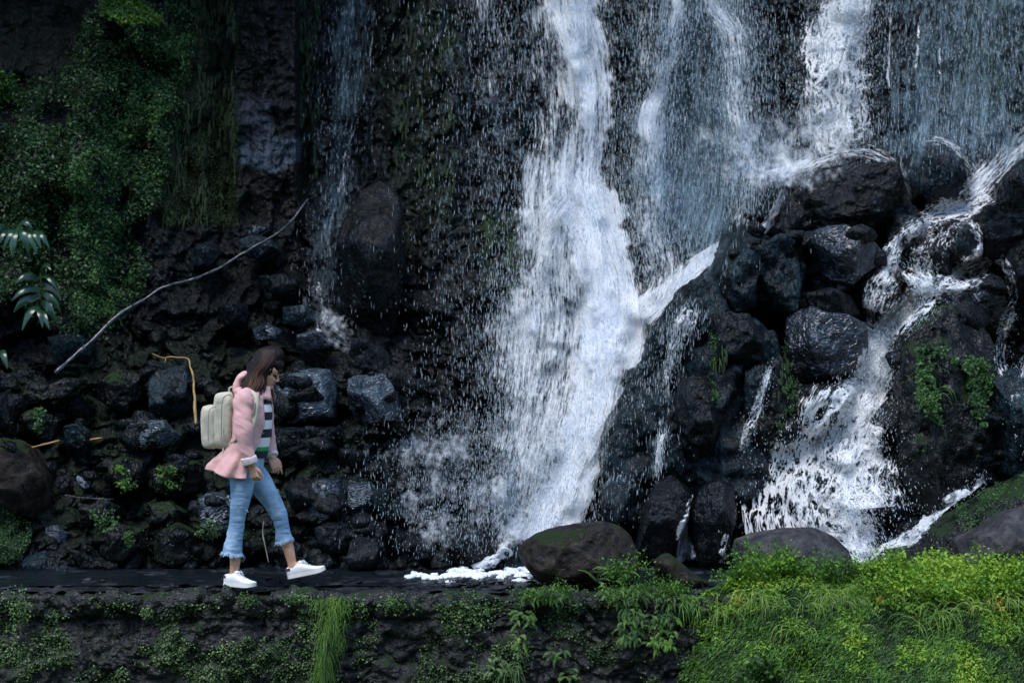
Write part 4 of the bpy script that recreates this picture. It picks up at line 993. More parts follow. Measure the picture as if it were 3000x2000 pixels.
# ================================================================== vegetation
def leaves(c, out, rng, size, aspect=.5, droop=.5, fold=.25, dirv=None):
    """small folded leaves at points c, facing roughly along out; returns V, F, rnd"""
    n = len(c)
    L = (size[0] + (size[1] - size[0]) * rng.rand(n) ** 1.5)[:, None]
    d = rng.normal(size=(n, 3)) * .7 + out * .5; d[:, 2] -= droop
    if dirv is not None: d = d * .55 + np.array(dirv)
    d /= np.linalg.norm(d, axis=1)[:, None]
    nn = out + rng.normal(size=(n, 3)) * .55
    nn -= d * (nn * d).sum(1)[:, None]; nn /= np.linalg.norm(nn, axis=1)[:, None] + 1e-9
    s = np.cross(d, nn)
    V = np.stack([c, c + d * L * .45 + s * L * aspect * .5 + nn * L * fold * .4, c + d * L - nn * L * .12, c + d * L * .45 - s * L * aspect * .5 + nn * L * fold * .4, c + d * L * .5], 1).reshape(-1, 3)
    f = np.array([[0, 1, 4], [4, 1, 2], [0, 4, 3], [4, 2, 3]])
    Fc = (f[None] + (np.arange(n) * 5)[:, None, None]).reshape(-1, 3)
    return V, Fc, rng.rand(n)

class Acc:
    def __init__(s): s.V, s.F, s.R, s.n = [], [], [], 0
    def add(s, V, Fc, r):
        """r per vertex"""
        s.V.append(V); s.F.append(Fc + s.n); s.R.append(r); s.n += len(V)
    def leaves(s, *a, bias=0.0, **k):
        V, Fc, r = leaves(*a, **k)
        s.add(V, Fc, np.repeat(np.clip(r + bias, 0, 1), 5))
    def strip(s, pts, w, nrm, r):
        """flat tapering strip along pts (m,3) with half widths w"""
        pts = np.asarray(pts); m = len(pts)
        t = np.gradient(pts, axis=0); t /= np.linalg.norm(t, axis=1)[:, None] + 1e-9
        sd = np.cross(t, nrm); sd /= np.linalg.norm(sd, axis=1)[:, None] + 1e-9
        w = np.asarray(w)[:, None]
        V = np.concatenate([pts + sd * w, pts + nrm * w * .35, pts - sd * w])
        Fc = []
        for k in range(m - 1):
            for o in (0, m):
                Fc += [[o + k, o + k + 1, o + m + k + 1], [o + k, o + m + k + 1, o + m + k]]
        s.add(V, np.array(Fc), np.full(len(V), r))
    def build(s, name, mat, parent=None):
        return npmesh(name, np.concatenate(s.V), np.concatenate(s.F), M[mat], parent, {'rnd': ('POINT', 'FLOAT', np.concatenate(s.R))})

def blades(acc, base, rng, n, length, width=.0025, up=1.0, out=np.array([0, -1, 0]), gravity=1.0, spread=.5, segs=7):
    for _ in range(n):
        L = rng.uniform(*length)
        b = base(rng)
        d = np.array([rng.normal() * spread, rng.normal() * spread * .6, up]) + out * rng.uniform(.1, .7)
        d /= np.linalg.norm(d)
        pts = [np.array(b)]; v = d.copy()
        for k in range(segs):
            v = v + np.array([0, 0, -gravity]) * .28 * (k + 1) / segs * 1.6
            v /= np.linalg.norm(v)
            pts.append(pts[-1] + v * L / segs)
        t = np.linspace(0, 1, segs + 1)
        sdir = np.array([rng.normal() * .4, -1, rng.normal() * .4 + .3]); sdir /= np.linalg.norm(sdir)
        acc.strip(pts, width * (1 - t ** 2) + .0003, sdir, rng.rand())

def fern(acc, base, rng, n, length, up=.6, gravity=1.2, out=np.array([0, -1., 0]), lateral=1.0, leaflet=.28):
    for _ in range(n):
        L = rng.uniform(*length)
        d = np.array([rng.normal() * lateral * 1.0, rng.normal() * .3, up + rng.normal() * .5]) + out * rng.uniform(.3, .8)
        d /= np.linalg.norm(d)
        m = 13; pts = [np.array(base(rng))]; v = d
        for k in range(m):
            v = v + np.array([0, 0, -gravity]) * .10 * (k + 2) / m * 1.5; v /= np.linalg.norm(v)
            pts.append(pts[-1] + v * L / m)
        pts = np.array(pts); t = np.gradient(pts, axis=0); t /= np.linalg.norm(t, axis=1)[:, None]
        nn = np.array([rng.normal() * .3, -1, .6]); nn /= np.linalg.norm(nn)
        r = rng.rand()
        acc.strip(pts, np.full(m + 1, .0013), nn, min(1, r + .2))
        sd = np.cross(t, nn); sd /= np.linalg.norm(sd, axis=1)[:, None]
        c, dd = [], []
        for k in range(1, m + 1):
            wl = min(.010, L * leaflet) * math.sin(math.pi * (k / (m + 1)) ** .7) + .003
            for sg in (-1, 1):
                a = pts[k]; q = sd[k] * sg + t[k] * .5 + rng.normal(size=3) * .15; q /= np.linalg.norm(q)
                side = np.cross(q, nn)
                V = np.array([a, a + q * wl * .4 + side * wl * .2, a + q * wl, a + q * wl * .4 - side * wl * .2])
                V[2] -= nn * wl * .15
                acc.add(V, np.array([[0, 1, 2], [0, 2, 3]]), np.full(4, np.clip(r + rng.normal() * .12, 0, 1)))

def sprig(acc, base, rng, n, height, leaf=(.012, .028), spread=.5, droop=.25, out=np.array([0, -.4, 0])):
    """branching stems carrying many small toothed leaves, like celery or parsley"""
    for _ in range(n):
        H = rng.uniform(*height); b = np.array(base(rng))
        d = np.array([rng.normal() * spread, rng.normal() * spread * .5, 1.0]) + out * rng.uniform(0, 1)
        d /= np.linalg.norm(d); m = 6; pts = [b]; v = d
        for k in range(m):
            v = v + np.array([0, 0, -droop * .2]) + rng.normal(size=3) * .08; v /= np.linalg.norm(v); pts.append(pts[-1] + v * H / m)
        pts = np.array(pts); r = rng.rand()
        acc.strip(pts, np.linspace(.0018, .0008, m + 1), np.array([0, -1., .1]), .5)
        c = []
        for k in range(2, m + 1):
            for q in range(rng.randint(3, 6)):
                e = pts[k] + rng.normal(size=3) * np.array([.022, .018, .014]) * (1 + H)
                c.append(e)
        c = np.array(c)
        V, Fc, rr = leaves(c, np.tile(np.array([0, -.5, .8]), (len(c), 1)), rng, leaf, .62, .05)
        acc.add(V, Fc, np.repeat(np.clip(r * .6 + rr * .4, 0, 1), 5))

# depth map including everything, for plants
ALLS = blur(surface(FRONT), 1)

def scatter(n, box, field, rng, surf=ALLS, off=(.0, .05)):
    px = rng.uniform(box[0], box[1], n); py = rng.uniform(box[2], box[3], n)
    k = rng.rand(n) < field(px, py)
    px, py = px[k], py[k]
    Y = look(surf, px, py) - rng.uniform(off[0], off[1], len(px))
    return PN(px, py, Y)

def nz(px, py, s, sc=.01, o=3):
    return fbm(np.stack([px * sc, py * sc, px * 0 + s], -1), s, o)

# --- creeper on the left wall
rng = np.random.RandomState(11)
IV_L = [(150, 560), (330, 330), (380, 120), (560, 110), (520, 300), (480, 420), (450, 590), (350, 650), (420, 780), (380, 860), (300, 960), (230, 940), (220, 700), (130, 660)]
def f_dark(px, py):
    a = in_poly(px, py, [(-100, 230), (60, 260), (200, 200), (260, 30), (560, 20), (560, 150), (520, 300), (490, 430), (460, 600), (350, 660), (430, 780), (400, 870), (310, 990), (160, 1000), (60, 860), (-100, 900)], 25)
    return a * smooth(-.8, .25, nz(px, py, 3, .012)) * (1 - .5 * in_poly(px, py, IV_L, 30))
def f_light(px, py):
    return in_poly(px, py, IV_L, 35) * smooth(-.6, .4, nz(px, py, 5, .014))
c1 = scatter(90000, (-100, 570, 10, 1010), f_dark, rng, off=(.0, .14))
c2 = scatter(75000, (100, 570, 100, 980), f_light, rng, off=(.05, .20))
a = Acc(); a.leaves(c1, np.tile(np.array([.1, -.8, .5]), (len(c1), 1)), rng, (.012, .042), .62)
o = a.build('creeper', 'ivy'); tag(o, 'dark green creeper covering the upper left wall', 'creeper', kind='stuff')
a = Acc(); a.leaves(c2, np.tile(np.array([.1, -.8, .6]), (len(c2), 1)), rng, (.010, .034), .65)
o = a.build('creeper', 'ivy_light'); tag(o, 'small-leaved creeper on the left wall, its sunnier patch painted in lighter green', 'creeper', kind='stuff')  # brighter patch of the wall is put into the leaf colour
a = Acc(); c = scatter(5000, (280, 480, -10, 70), lambda x, y: in_poly(x, y, [(290, -20), (400, -20), (440, 40), (480, 60), (470, 120), (430, 90), (310, 40)], 20), rng, off=(.05, .2))
a.leaves(c, np.tile(np.array([.1, -.8, .6]), (len(c), 1)), rng, (.02, .05), .5)
c = scatter(3000, (-20, 120, 200, 300), lambda x, y: in_poly(x, y, [(-20, 210), (40, 220), (50, 290), (-20, 290)], 15) * .5, rng, off=(.05, .1))
a.leaves(c, np.tile(np.array([.1, -.8, .6]), (len(c), 1)), rng, (.02, .04), .8)
o = a.build('fern_clump', 'fern'); tag(o, 'bright green clump of leaves at the top edge above the creeper', 'plant')

# --- moss hanging on the columns
a = Acc()
for box, n in [((480, 690, -40, 640), 1500), ((1420, 1520, 640, 860), 420), ((880, 935, -20, 540), 260), ((1150, 1340, 0, 560), 260), ((2790, 2940, -20, 320), 220), ((1110, 1200, 560, 760), 160), ((2050, 2130, 950, 1150), 120), ((2280, 2330, 970, 1150), 120)]:
    for _ in range(n):
        x = rng.uniform(box[0], box[1]); y = rng.uniform(box[2], box[3])
        if nz(np.array([x]), np.array([y * .4]), 9, .03)[0] < -.05: continue
        L = rng.uniform(.03, .13); Y = float(look(ALLS, np.array([x]), np.array([y]))[0]) - .02
        b = np.array(P(x, y, Y)); k = np.linspace(0, 1, 4)[:, None]
        a.strip(b + k * np.array([rng.normal() * .012, -.02, -L]), np.array([.003, .006, .005, .001]), np.array([0, -1., 0]), rng.rand())
c = scatter(30000, (470, 700, -40, 660), lambda x, y: smooth(-.1, .6, nz(x, y * .3, 21, .03)), rng, off=(.0, .03))
a.leaves(c, np.tile(np.array([0, -.9, .3]), (len(c), 1)), rng, (.008, .02), .7)
c = scatter(26000, (0, 1060, 1010, 1650), lambda x, y: smooth(.05, .6, nz(x, y, 25, .011)) * .6, rng, off=(.0, .02))
a.leaves(c, np.tile(np.array([0, -.5, .9]), (len(c), 1)), rng, (.007, .02), .7)
o = a.build('moss', 'dkmoss'); tag(o, 'dark hanging moss on the rock columns and slope', 'moss', kind='stuff')

# --- green on the tall mossy rock at right, and other bright patches
def patch(name, label, cat, poly, n, mat, size, off=(.0, .05), kind=None, feather=12, thr=.2, more=.45, surf=None, extra=None, sc=.02, aspect=.6):
    xs = [q[0] for q in poly]; ys = [q[1] for q in poly]
    c = scatter(n, (min(xs), max(xs), min(ys), max(ys)), lambda x, y: in_poly(x, y, poly, feather) * smooth(-thr, thr, nz(x, y, len(label), sc) + more), rng, surf=ALLS if surf is None else surf, off=off)
    a = Acc(); a.leaves(c, np.tile(np.array([0, -.75, .6]), (len(c), 1)), rng, size, aspect)
    if extra: extra(a)
    o = a.build(name, mat); tag(o, label, cat, kind=kind); return o
def bl(px, py, n, L, spread=30, **k):
    def f(a):
        def b(r):
            x = px + r.normal() * spread; y = py + r.normal() * spread * .5
            return P(x, y, float(look(ALLS, np.array([x]), np.array([y]))[0]) - .03)
        blades(a, b, rng, n, L, **k)
    return f
patch('leafy_cushion', 'green leafy cushion with pale grass hanging on the face of the tall mossy rock', 'plant', [(2685, 1020), (2730, 1000), (2790, 1040), (2850, 1050), (2910, 1070), (2905, 1150), (2880, 1170), (2885, 1240), (2820, 1280), (2750, 1240), (2690, 1190)], 26000, 'ivy_light', (.012, .034), (.0, .12), extra=bl(2760, 1150, 120, (.10, .32), 34, gravity=1.8, width=.002), thr=.6, more=1.3, sc=.05)
patch('moss_streak', 'mossy streak running down the wet rock below the leafy cushion', 'moss', [(2770, 1240), (2860, 1240), (2870, 1330), (2850, 1410), (2790, 1370)], 7000, 'ivy_light', (.006, .018))
patch('moss_patch', 'mossy fringe on the dark bank beside the diagonal runnel', 'moss', [(2800, 1480), (2950, 1400), (3020, 1380), (3020, 1480), (2900, 1510), (2820, 1560)], 6000, 'ivy_light', (.006, .02), surf=blur(surface({82}), 1))
patch('moss_patch', 'small bright moss patch on the long sloping rock', 'moss', [(2060, 970), (2100, 980), (2100, 1060), (2120, 1120), (2110, 1180), (2080, 1170), (2075, 1060)], 2500, 'ivy_light', (.006, .016))
patch('mossy_mound', 'rounded bright green mound of moss at the left edge above the path', 'moss', [(-60, 1480), (30, 1500), (80, 1530), (92, 1570), (60, 1620), (30, 1650), (-60, 1650)], 12000, 'ivy_light', (.006, .018), (.0, .10), thr=1.2)
patch('low_plant', 'leafy sprig left of the walker under the pale flat stone', 'plant', [(330, 1370), (360, 1360), (370, 1400), (400, 1420), (410, 1450), (360, 1440)], 700, 'fern', (.018, .04), (.02, .08), thr=.9)
patch('low_plant', 'patch of yellow-green leaves behind the hem of the pink jacket', 'plant', [(460, 1370), (500, 1360), (540, 1400), (545, 1430), (500, 1430), (460, 1400)], 800, 'fern', (.014, .034), (.02, .08), thr=.7)
patch('low_plant', 'small green plant between the rear calf and the wrinkled dark rock', 'plant', [(570, 1550), (600, 1525), (640, 1530), (650, 1560), (600, 1580)], 700, 'ivy_light', (.014, .03), (.04, .1), thr=.9)
patch('low_plant', 'dark green leaves above the slope foot left of the rear shoe', 'plant', [(260, 1500), (330, 1490), (350, 1540), (300, 1560)], 600, 'ivy_light', (.014, .03), (.02, .08), thr=.9)
patch('low_plant', 'tiny bright leaves near the slope foot left of the walker', 'plant', [(360, 1560), (385, 1555), (392, 1600), (370, 1600)], 200, 'fern', (.014, .03), (.04, .1), thr=.9)
patch('low_plant', 'pale leaf cluster under the slanting mossy slab at far left', 'plant', [(100, 1190), (125, 1190), (130, 1260), (105, 1270)], 260, 'ivy_light', (.02, .05), (.04, .1), thr=.9)

# --- big glossy leaves at the left edge
def glossy_plant(label, stem, leafs, Y, seed):
    r = np.random.RandomState(seed)
    root = bpy.data.objects.new('broadleaf_plant', None); COL.objects.link(root)
    root.location = P(stem[0][0], stem[0][1], Y); tag(root, label, 'plant', 'glossy broad-leaved plants at the left edge')
    bpy.context.view_layer.update()
    a = Acc(); a.strip(np.array([P(x, y, Y + .02)[:] for x, y in stem]), np.full(len(stem), .006), np.array([0, -1., 0]), .2)
    a.build('stem', 'fern', root)
    for (x0, y0, x1, y1, wd) in leafs:
        a = Acc()
        A = np.array(P(x0, y0, Y)); B = np.array(P(x1, y1, Y - .10 - r.rand() * .06)); m = 9
        t = np.linspace(0, 1, m)[:, None]
        pts = A + (B - A) * t + np.array([0, -.02, .045]) * np.sin(t * math.pi)
        a.strip(pts, wd / 430 * np.sin(np.linspace(.08, 1, m) ** .8 * math.pi * .985) + .001, np.array([r.normal() * .3, -1, .5 + r.normal() * .2]), r.rand())
        a.build('leaf', 'lily', root)
glossy_plant('broad-leaved plant with drooping glossy leaves touching the left edge, the upper one', [(20, 680), (60, 670), (120, 690)],
    [(30, 675, -10, 730, 14), (45, 672, 10, 735, 14), (40, 675, 38, 755, 18), (60, 672, 85, 745, 16), (75, 675, 108, 745, 14), (90, 680, 120, 728, 12), (100, 685, 145, 728, 11), (20, 672, -30, 700, 14), (50, 668, 95, 668, 10)], 2.0, 1)
glossy_plant('broad-leaved plant with paired glossy leaves at the left, the lower and larger one', [(118, 800), (122, 860), (115, 925)],
    [(115, 820, 45, 832, 13), (118, 850, 35, 880, 15), (118, 872, 40, 915, 16), (112, 895, 65, 968, 17), (120, 810, 165, 845, 13), (120, 830, 180, 880, 14), (122, 858, 178, 915, 15), (120, 885, 165, 945, 15), (118, 905, 125, 960, 13), (112, 915, 145, 965, 11), (120, 800, 150, 790, 12)], 1.9, 2)
glossy_plant('small broad leaf pair poking in at the left edge below the others', [(-10, 1020), (10, 1040)], [(0, 1030, 22, 1080, 12), (-5, 1040, -20, 1085, 12)], 1.8, 3)

# --- dead branches and canes
def stick(name, label, cat, pts, rad, mat, twigs=(), group=None):
    """pts: (px,py,Y); one tapering bent tube with side stubs"""
    V, Fc = [], []; n = 0
    def tube(pp, r0, r1, m=9):
        nonlocal n
        S = spline([(q[0], q[1], q[2]) for q in pp], 10)
        W = np.stack([np.array(P(x, y, Y)) for x, y, Y in S])
        W = W + fbm(W * 7, 5, 3)[:, None] * r0 * .9
        t = np.gradient(W, axis=0); t /= np.linalg.norm(t, axis=1)[:, None]
        a_ = np.cross(t, [0, 1, .1]); a_ /= np.linalg.norm(a_, axis=1)[:, None]; b_ = np.cross(t, a_)
        rr = np.linspace(r0, r1, len(W)) * (1 + .3 * vnoise(W * 20, 8))
        th = np.arange(m) / m * 2 * math.pi
        Q = W[:, None] + (a_[:, None] * np.cos(th)[None, :, None] + b_[:, None] * np.sin(th)[None, :, None]) * rr[:, None, None]
        V.append(Q.reshape(-1, 3)); f = grid_faces(m, len(W), True) + n
        Fc.append(f); n += Q.shape[0] * m
        for e, c_ in ((0, W[0]), (len(W) - 1, W[-1])):
            V.append(c_[None]); k = np.arange(m)
            Fc.append(np.stack([n - Q.shape[0] * m + e * m + k, n - Q.shape[0] * m + e * m + (k + 1) % m, np.full(m, n), np.full(m, n)], -1)); n += 1
    # caps add vertices after the tube, so keep the tube's own offset
    def tube2(pp, r0, r1, m=9):
        nonlocal n
        base = n
        S = spline([(q[0], q[1], q[2]) for q in pp], 10)
        W = np.stack([np.array(P(x, y, Y)) for x, y, Y in S])
        W = W + fbm(W * 7, 5, 3)[:, None] * r0 * .9
        t = np.gradient(W, axis=0); t /= np.linalg.norm(t, axis=1)[:, None]
        a_ = np.cross(t, [0, 1, .1]); a_ /= np.linalg.norm(a_, axis=1)[:, None]; b_ = np.cross(t, a_)
        rr = np.linspace(r0, r1, len(W)) * (1 + .3 * vnoise(W * 20, 8))
        rr[0] *= .6; rr[-1] *= .5
        th = np.arange(m) / m * 2 * math.pi
        Q = W[:, None] + (a_[:, None] * np.cos(th)[None, :, None] + b_[:, None] * np.sin(th)[None, :, None]) * rr[:, None, None]
        V.append(Q.reshape(-1, 3)); Fc.append(np.concatenate([grid_faces(m, len(W), True)]) + base)
        n = base + len(W) * m
        for e, c_ in ((0, W[0]), (len(W) - 1, W[-1])):
            V.append(c_[None]); k = np.arange(m)
            Fc.append(np.stack([base + e * m + k, base + e * m + (k + 1) % m, np.full(m, n), np.full(m, n)], -1)); n += 1
    tube2(pts, rad[0], rad[1])
    for tw in twigs: tube2(tw[0], tw[1], tw[1] * .5, 6)
    o = npmesh(name, np.concatenate(V), np.concatenate(Fc), M[mat])
    o.data.validate()
    tag(o, label, cat, group); return o
def wood(name, a_, b_, rough):
    t = NT(name); oc = t.coord(); n = t.noise(oc, 18, 5)
    M[name] = t.p(Base_Color=t.mix(t.map01(n, .35, .65), a_, b_), Roughness=rough, Normal=t.bump(n, .5, .01))
wood('wet_wood', C(.004, .005, .007), C(.035, .044, .06), .26)
wood('dry_cane', C(.22, .13, .04), C(.42, .28, .09), .5)
wood('dry_cane_dark', C(.20, .10, .03), C(.36, .20, .07), .5)
wood('thin_twig', C(.14, .11, .07), C(.28, .23, .16), .6)
stick('fallen_branch', 'long bare wet branch leaning across the slope from lower left up to the thin fall', 'branch',
      [(160, 1095, 1.75), (215, 1045, 1.85), (280, 990, 1.95), (345, 925, 2.05), (420, 880, 2.15), (470, 848, 2.2), (560, 818, 2.3), (640, 785, 2.4), (720, 738, 2.5), (800, 692, 2.6), (850, 650, 2.7), (905, 580, 2.85)], (.020, .009), 'wet_wood',
      [([(390, 897, 2.1), (376, 880, 2.05), (370, 872, 2.0)], .006), ([(500, 838, 2.24), (478, 815, 2.2), (460, 800, 2.2)], .005), ([(320, 950, 2.0), (305, 935, 1.95)], .006)])
stick('broken_cane', 'tall ochre cane snapped into a hook standing behind the walker', 'cane',
      [(575, 1240, 1.25), (572, 1190, 1.3), (566, 1120, 1.35), (560, 1070, 1.4), (553, 1048, 1.42), (530, 1045, 1.42), (500, 1043, 1.42), (485, 1046, 1.42), (465, 1042, 1.42), (447, 1034, 1.42)], (.011, .003), 'dry_cane',
      [([(488, 1045, 1.42), (484, 1060, 1.4)], .004)])
stick('short_cane', 'short orange cane lying on the slope above the brown wrinkled boulder', 'cane', [(80, 1313, 1.3), (120, 1302, 1.32), (175, 1290, 1.34)], (.005, .009), 'dry_cane_dark', group='short canes lying on the slope')
stick('short_cane', 'shortest orange cane stub lying right of the other lying cane', 'cane', [(265, 1286, 1.4), (300, 1282, 1.4)], (.007, .008), 'dry_cane_dark', group='short canes lying on the slope')
stick('thin_twig', 'thin pale twig hanging between the legs of the walker', 'twig', [(773, 1525, .9), (770, 1560, .9), (776, 1600, .88), (788, 1645, .85)], (.005, .003), 'thin_twig')
stick('thin_twig', 'thin pale twig lying on the mossy slope left of the walker', 'twig', [(190, 1450, 1.0), (240, 1457, 1.0), (335, 1461, 1.0)], (.003, .002), 'wet_wood')
stick('thin_twig', 'tiny pale twig caught on the rock left of the main fall', 'twig', [(1385, 1290, 1.9), (1405, 1273, 1.9), (1425, 1264, 1.9)], (.004, .002), 'thin_twig')
stick('thin_twig', 'tiny pale twig on the dark wall above the rounded rocks', 'twig', [(1322, 962, 2.6), (1328, 1000, 2.6), (1335, 1035, 2.6)], (.004, .002), 'thin_twig')

# --- plants on the retaining wall
wr = np.random.RandomState(77)
def wall_pts(n, field):
    j = wr.randint(20, WV.shape[0] - 1, n); i = wr.randint(0, WV.shape[1] - 1, n)
    c = WV[j, i] + wr.normal(size=(n, 3)) * .004
    D = c[:, 1] - CAMY; px = c[:, 0] / D * FPX + 1500; py = 1000 - (c[:, 2] - CAMZ) / D * FPX
    k = wr.rand(n) < field(px, py, c)
    return c[k] - np.array([0, .012, 0]), px[k], py[k]
c, px_, py_ = wall_pts(150000, lambda x, y, c: smooth(-.2, .6, nz(x, y, 41, .012, 4)) * smooth(2150, 1950, x) * smooth(1700, 1735, y))
a = Acc(); a.leaves(c, np.tile(np.array([0, -.8, .6]), (len(c), 1)), wr, (.007, .019), .8)
o = a.build('clover', 'clover'); tag(o, 'tiny pale-leaved creepers speckling the retaining wall', 'ground cover', kind='stuff')
c, px_, py_ = wall_pts(70000, lambda x, y, c: smooth(-.1, .6, nz(x, y, 43, .009, 3)) * smooth(2150, 1950, x) * smooth(1715, 1760, y))
a = Acc(); a.leaves(c, np.tile(np.array([0, -.8, .6]), (len(c), 1)), wr, (.005, .014), .8)
o = a.build('moss', 'dkmoss'); tag(o, 'dark moss carpeting the joints of the retaining wall', 'moss', kind='stuff')

def wbase(px, py, sx, sy, Y=-.45):
    return lambda r: P(px + r.uniform(-1, 1) * sx, py + r.uniform(-1, 1) * sy, Y + r.normal() * .01)
# the long hanging grass
a = Acc()
blades(a, wbase(975, 1760, 50, 16, -.44), wr, 60, (.06, .18), up=.1, gravity=2.2, spread=.5, width=.0013)
for (hx, hy, sx_, sy_, n_, l0, l1) in [(968, 1800, 20, 30, 90, .06, .2), (985, 1850, 26, 40, 60, .05, .14), (955, 1870, 16, 40, 100, .08, .22), (1000, 1800, 22, 40, 40, .05, .12), (945, 1940, 16, 40, 110, .08, .2), (935, 2000, 24, 24, 70, .06, .16)]:
    blades(a, wbase(hx, hy, sx_, sy_, -.46), wr, n_, (l0, l1), up=-.2, gravity=2.4, spread=.42, width=.0013)
k_ = 900; x_ = 975 + wr.normal(size=k_) * 34; y_ = 1752 + np.abs(wr.normal(size=k_)) * 34
a.leaves(PN(x_, y_, -.45 + wr.rand(k_) * .03), np.tile(np.array([0, -.7, .7]), (k_, 1)), wr, (.006, .018), .7)
o = a.build('hanging_grass', 'fern'); tag(o, 'long bright grass hanging down the wall to the right of the walker', 'grass tuft')
def cushion(px, py, sx, sy, n, mat, size, label, name='cushion_plant', Y=-.46):
    k = n; x = px + wr.normal(size=k) * sx; y = py + wr.normal(size=k) * sy
    c = PN(x, y, np.full(k, Y) + wr.rand(k) * .04 - .02)
    a = Acc(); a.leaves(c, np.tile(np.array([0, -.7, .7]), (k, 1)), wr, size, .8)
    o = a.build(name, mat); tag(o, label, 'plant', 'small cushions of leaves on the wall cap')
cushion(728, 1757, 14, 9, 420, 'clover', (.008, .02), 'round pale-leaved cushion on the wall just below the rear shoe')
cushion(865, 1752, 18, 7, 420, 'clover', (.008, .02), 'pale-leaved cushion on the wall cap right of the rear shoe')
cushion(430, 1795, 10, 8, 200, 'clover', (.008, .018), 'small pale tuft on the wall below the walker, farthest from the hanging grass')
cushion(60, 1785, 16, 26, 500, 'clover', (.008, .022), 'pale leafy cushion on the wall nearest the left edge')
cushion(1160, 1770, 26, 14, 420, 'clover', (.008, .022), 'pale leafy cushion on the wall between hanging grass and ferns')
cushion(1380, 1790, 34, 30, 700, 'clover', (.008, .024), 'leafy cushion on the wall below the line of foam')
# ferns and sprays on the wall
def plant(name, label, cat, mat, fn, group=None):
    a = Acc(); fn(a); o = a.build(name, mat); tag(o, label, cat, group); return o
FG = 'ferns growing on the retaining wall'
plant('fern', 'yellow-green fern spreading over the wall cap below the brown boulder', 'fern', 'fern', lambda a: (fern(a, wbase(1600, 1745, 60, 12, -.44), wr, 110, (.04, .10), up=.25, gravity=1.4), sprig(a, wbase(1600, 1760, 70, 16, -.44), wr, 60, (.05, .13), (.008, .022), .8), fern(a, wbase(1540, 1810, 30, 20, -.46), wr, 30, (.04, .08), up=.1, gravity=1.4)), FG)
plant('fern', 'fern tumbling down the wall right of the brown boulder, with yellow tips', 'fern', 'fern', lambda a: (fern(a, wbase(1830, 1740, 60, 20, -.44), wr, 110, (.04, .10), up=.3, gravity=1.5), sprig(a, wbase(1840, 1760, 60, 30, -.44), wr, 60, (.05, .13), (.008, .022), .8), fern(a, wbase(1850, 1830, 26, 50, -.47), wr, 80, (.04, .10), up=-.2, gravity=1.8)), FG)
plant('fern', 'small fern low on the wall under the brown boulder', 'fern', 'fern', lambda a: fern(a, wbase(1520, 1885, 14, 30, -.47), wr, 18, (.04, .08), up=-.1, gravity=1.6), FG)
plant('fern', 'small yellowing fern low on the wall between two bigger ferns', 'fern', 'fern', lambda a: fern(a, wbase(1630, 1915, 22, 12, -.47), wr, 16, (.04, .08), up=.1, gravity=1.4), FG)
plant('fern', 'small fern at the bottom edge left of the green bank', 'fern', 'fern', lambda a: fern(a, wbase(1670, 1970, 20, 14, -.47), wr, 14, (.03, .08), up=.1, gravity=1.4), FG)
plant('fern', 'pale fern at the bottom edge below the line of foam', 'fern', 'clover', lambda a: (fern(a, wbase(1450, 1950, 22, 22, -.47), wr, 16, (.04, .09), up=.0, gravity=1.6), blades(a, wbase(1500, 1960, 20, 20, -.47), wr, 40, (.08, .2), up=.1, gravity=2.2, width=.0014)), FG)
plant('leafy_plant', 'green leafy spray climbing the right end of the brown boulder', 'plant', 'bank', lambda a: (sprig(a, wbase(1830, 1700, 40, 12, -.36), wr, 22, (.08, .22), (.012, .026)), fern(a, wbase(1790, 1690, 50, 24, -.34), wr, 26, (.08, .17), up=.7, gravity=.9)))
plant('leafy_plant', 'ferny green clump beside the tilted log-like stone', 'plant', 'bank', lambda a: (sprig(a, wbase(1970, 1760, 55, 10, -.40), wr, 40, (.08, .20), (.012, .026)), fern(a, wbase(1980, 1760, 60, 14, -.42), wr, 90, (.05, .10), up=.35, gravity=1.3), blades(a, wbase(2000, 1770, 60, 14, -.44), wr, 50, (.10, .22), up=.2, gravity=2.2)))
plant('leafy_plant', 'dark leafy trail creeping down the wall at the left border of the green bank', 'plant', 'bank', lambda a: (fern(a, wbase(1940, 1850, 40, 50, -.48), wr, 90, (.04, .09), up=.0, gravity=1.6)))

# --- the green bank at right
BX = np.array([1990, 2050, 2120, 2200, 2300, 2420, 2520, 2620, 2720, 2800, 2900, 3000, 3400.])
BT = np.array([1790, 1745, 1712, 1680, 1668, 1690, 1704, 1706, 1672, 1690, 1684, 1700, 1700.])
br = np.random.RandomState(5)
def bank_Y(px, py):
    yt = np.interp(px, BX, BT); t = np.clip((py - yt) / (2060 - yt), -1, 1.4)
    sx = smooth(2000, 2260, px)
    return -.32 - (.72 * np.clip(t, 0, 2) ** .75) * (.35 + .65 * sx) - nz(px, py, 70, .006, 3) * .10 - .12 * smooth(2300, 3000, px) * np.clip(t, 0, 1)
def left_edge(py): return np.interp(py, [1690, 1760, 1850, 1950, 2000, 2100], [2120, 2060, 2085, 2060, 2040, 2020])
def build_bank():
    gx = np.linspace(2000, 3420, 240); t = np.linspace(-.35, 1.25, 130)
    A, T = np.meshgrid(gx, t)
    yt = np.interp(A, BX, BT)
    B = yt + np.clip(T, 0, 2) * (2060 - yt)
    A2 = np.maximum(A, left_edge(B) + (A - 2000) * .02)
    Y = bank_Y(A2, B)
    V = PN(A2, B, Y)
    back = np.clip(-T, 0, 1)[..., None]
    V = V + back * np.array([0, 1.6, -.15])
    t_ = NT('bank_soil'); n = t_.noise(t_.coord(), 30, 4)
    m = t_.p(Base_Color=t_.mix(t_.map01(n, .3, .7), C(.006, .014, .003), C(.012, .034, .005)), Roughness=.9, Normal=t_.bump(n, .8))
    o = npmesh('green_bank', V.reshape(-1, 3), grid_faces(len(gx), len(t))[:, ::-1], m)
    tag(o, 'earth of the green bank at the lower right', 'ground', kind='structure')
build_bank()
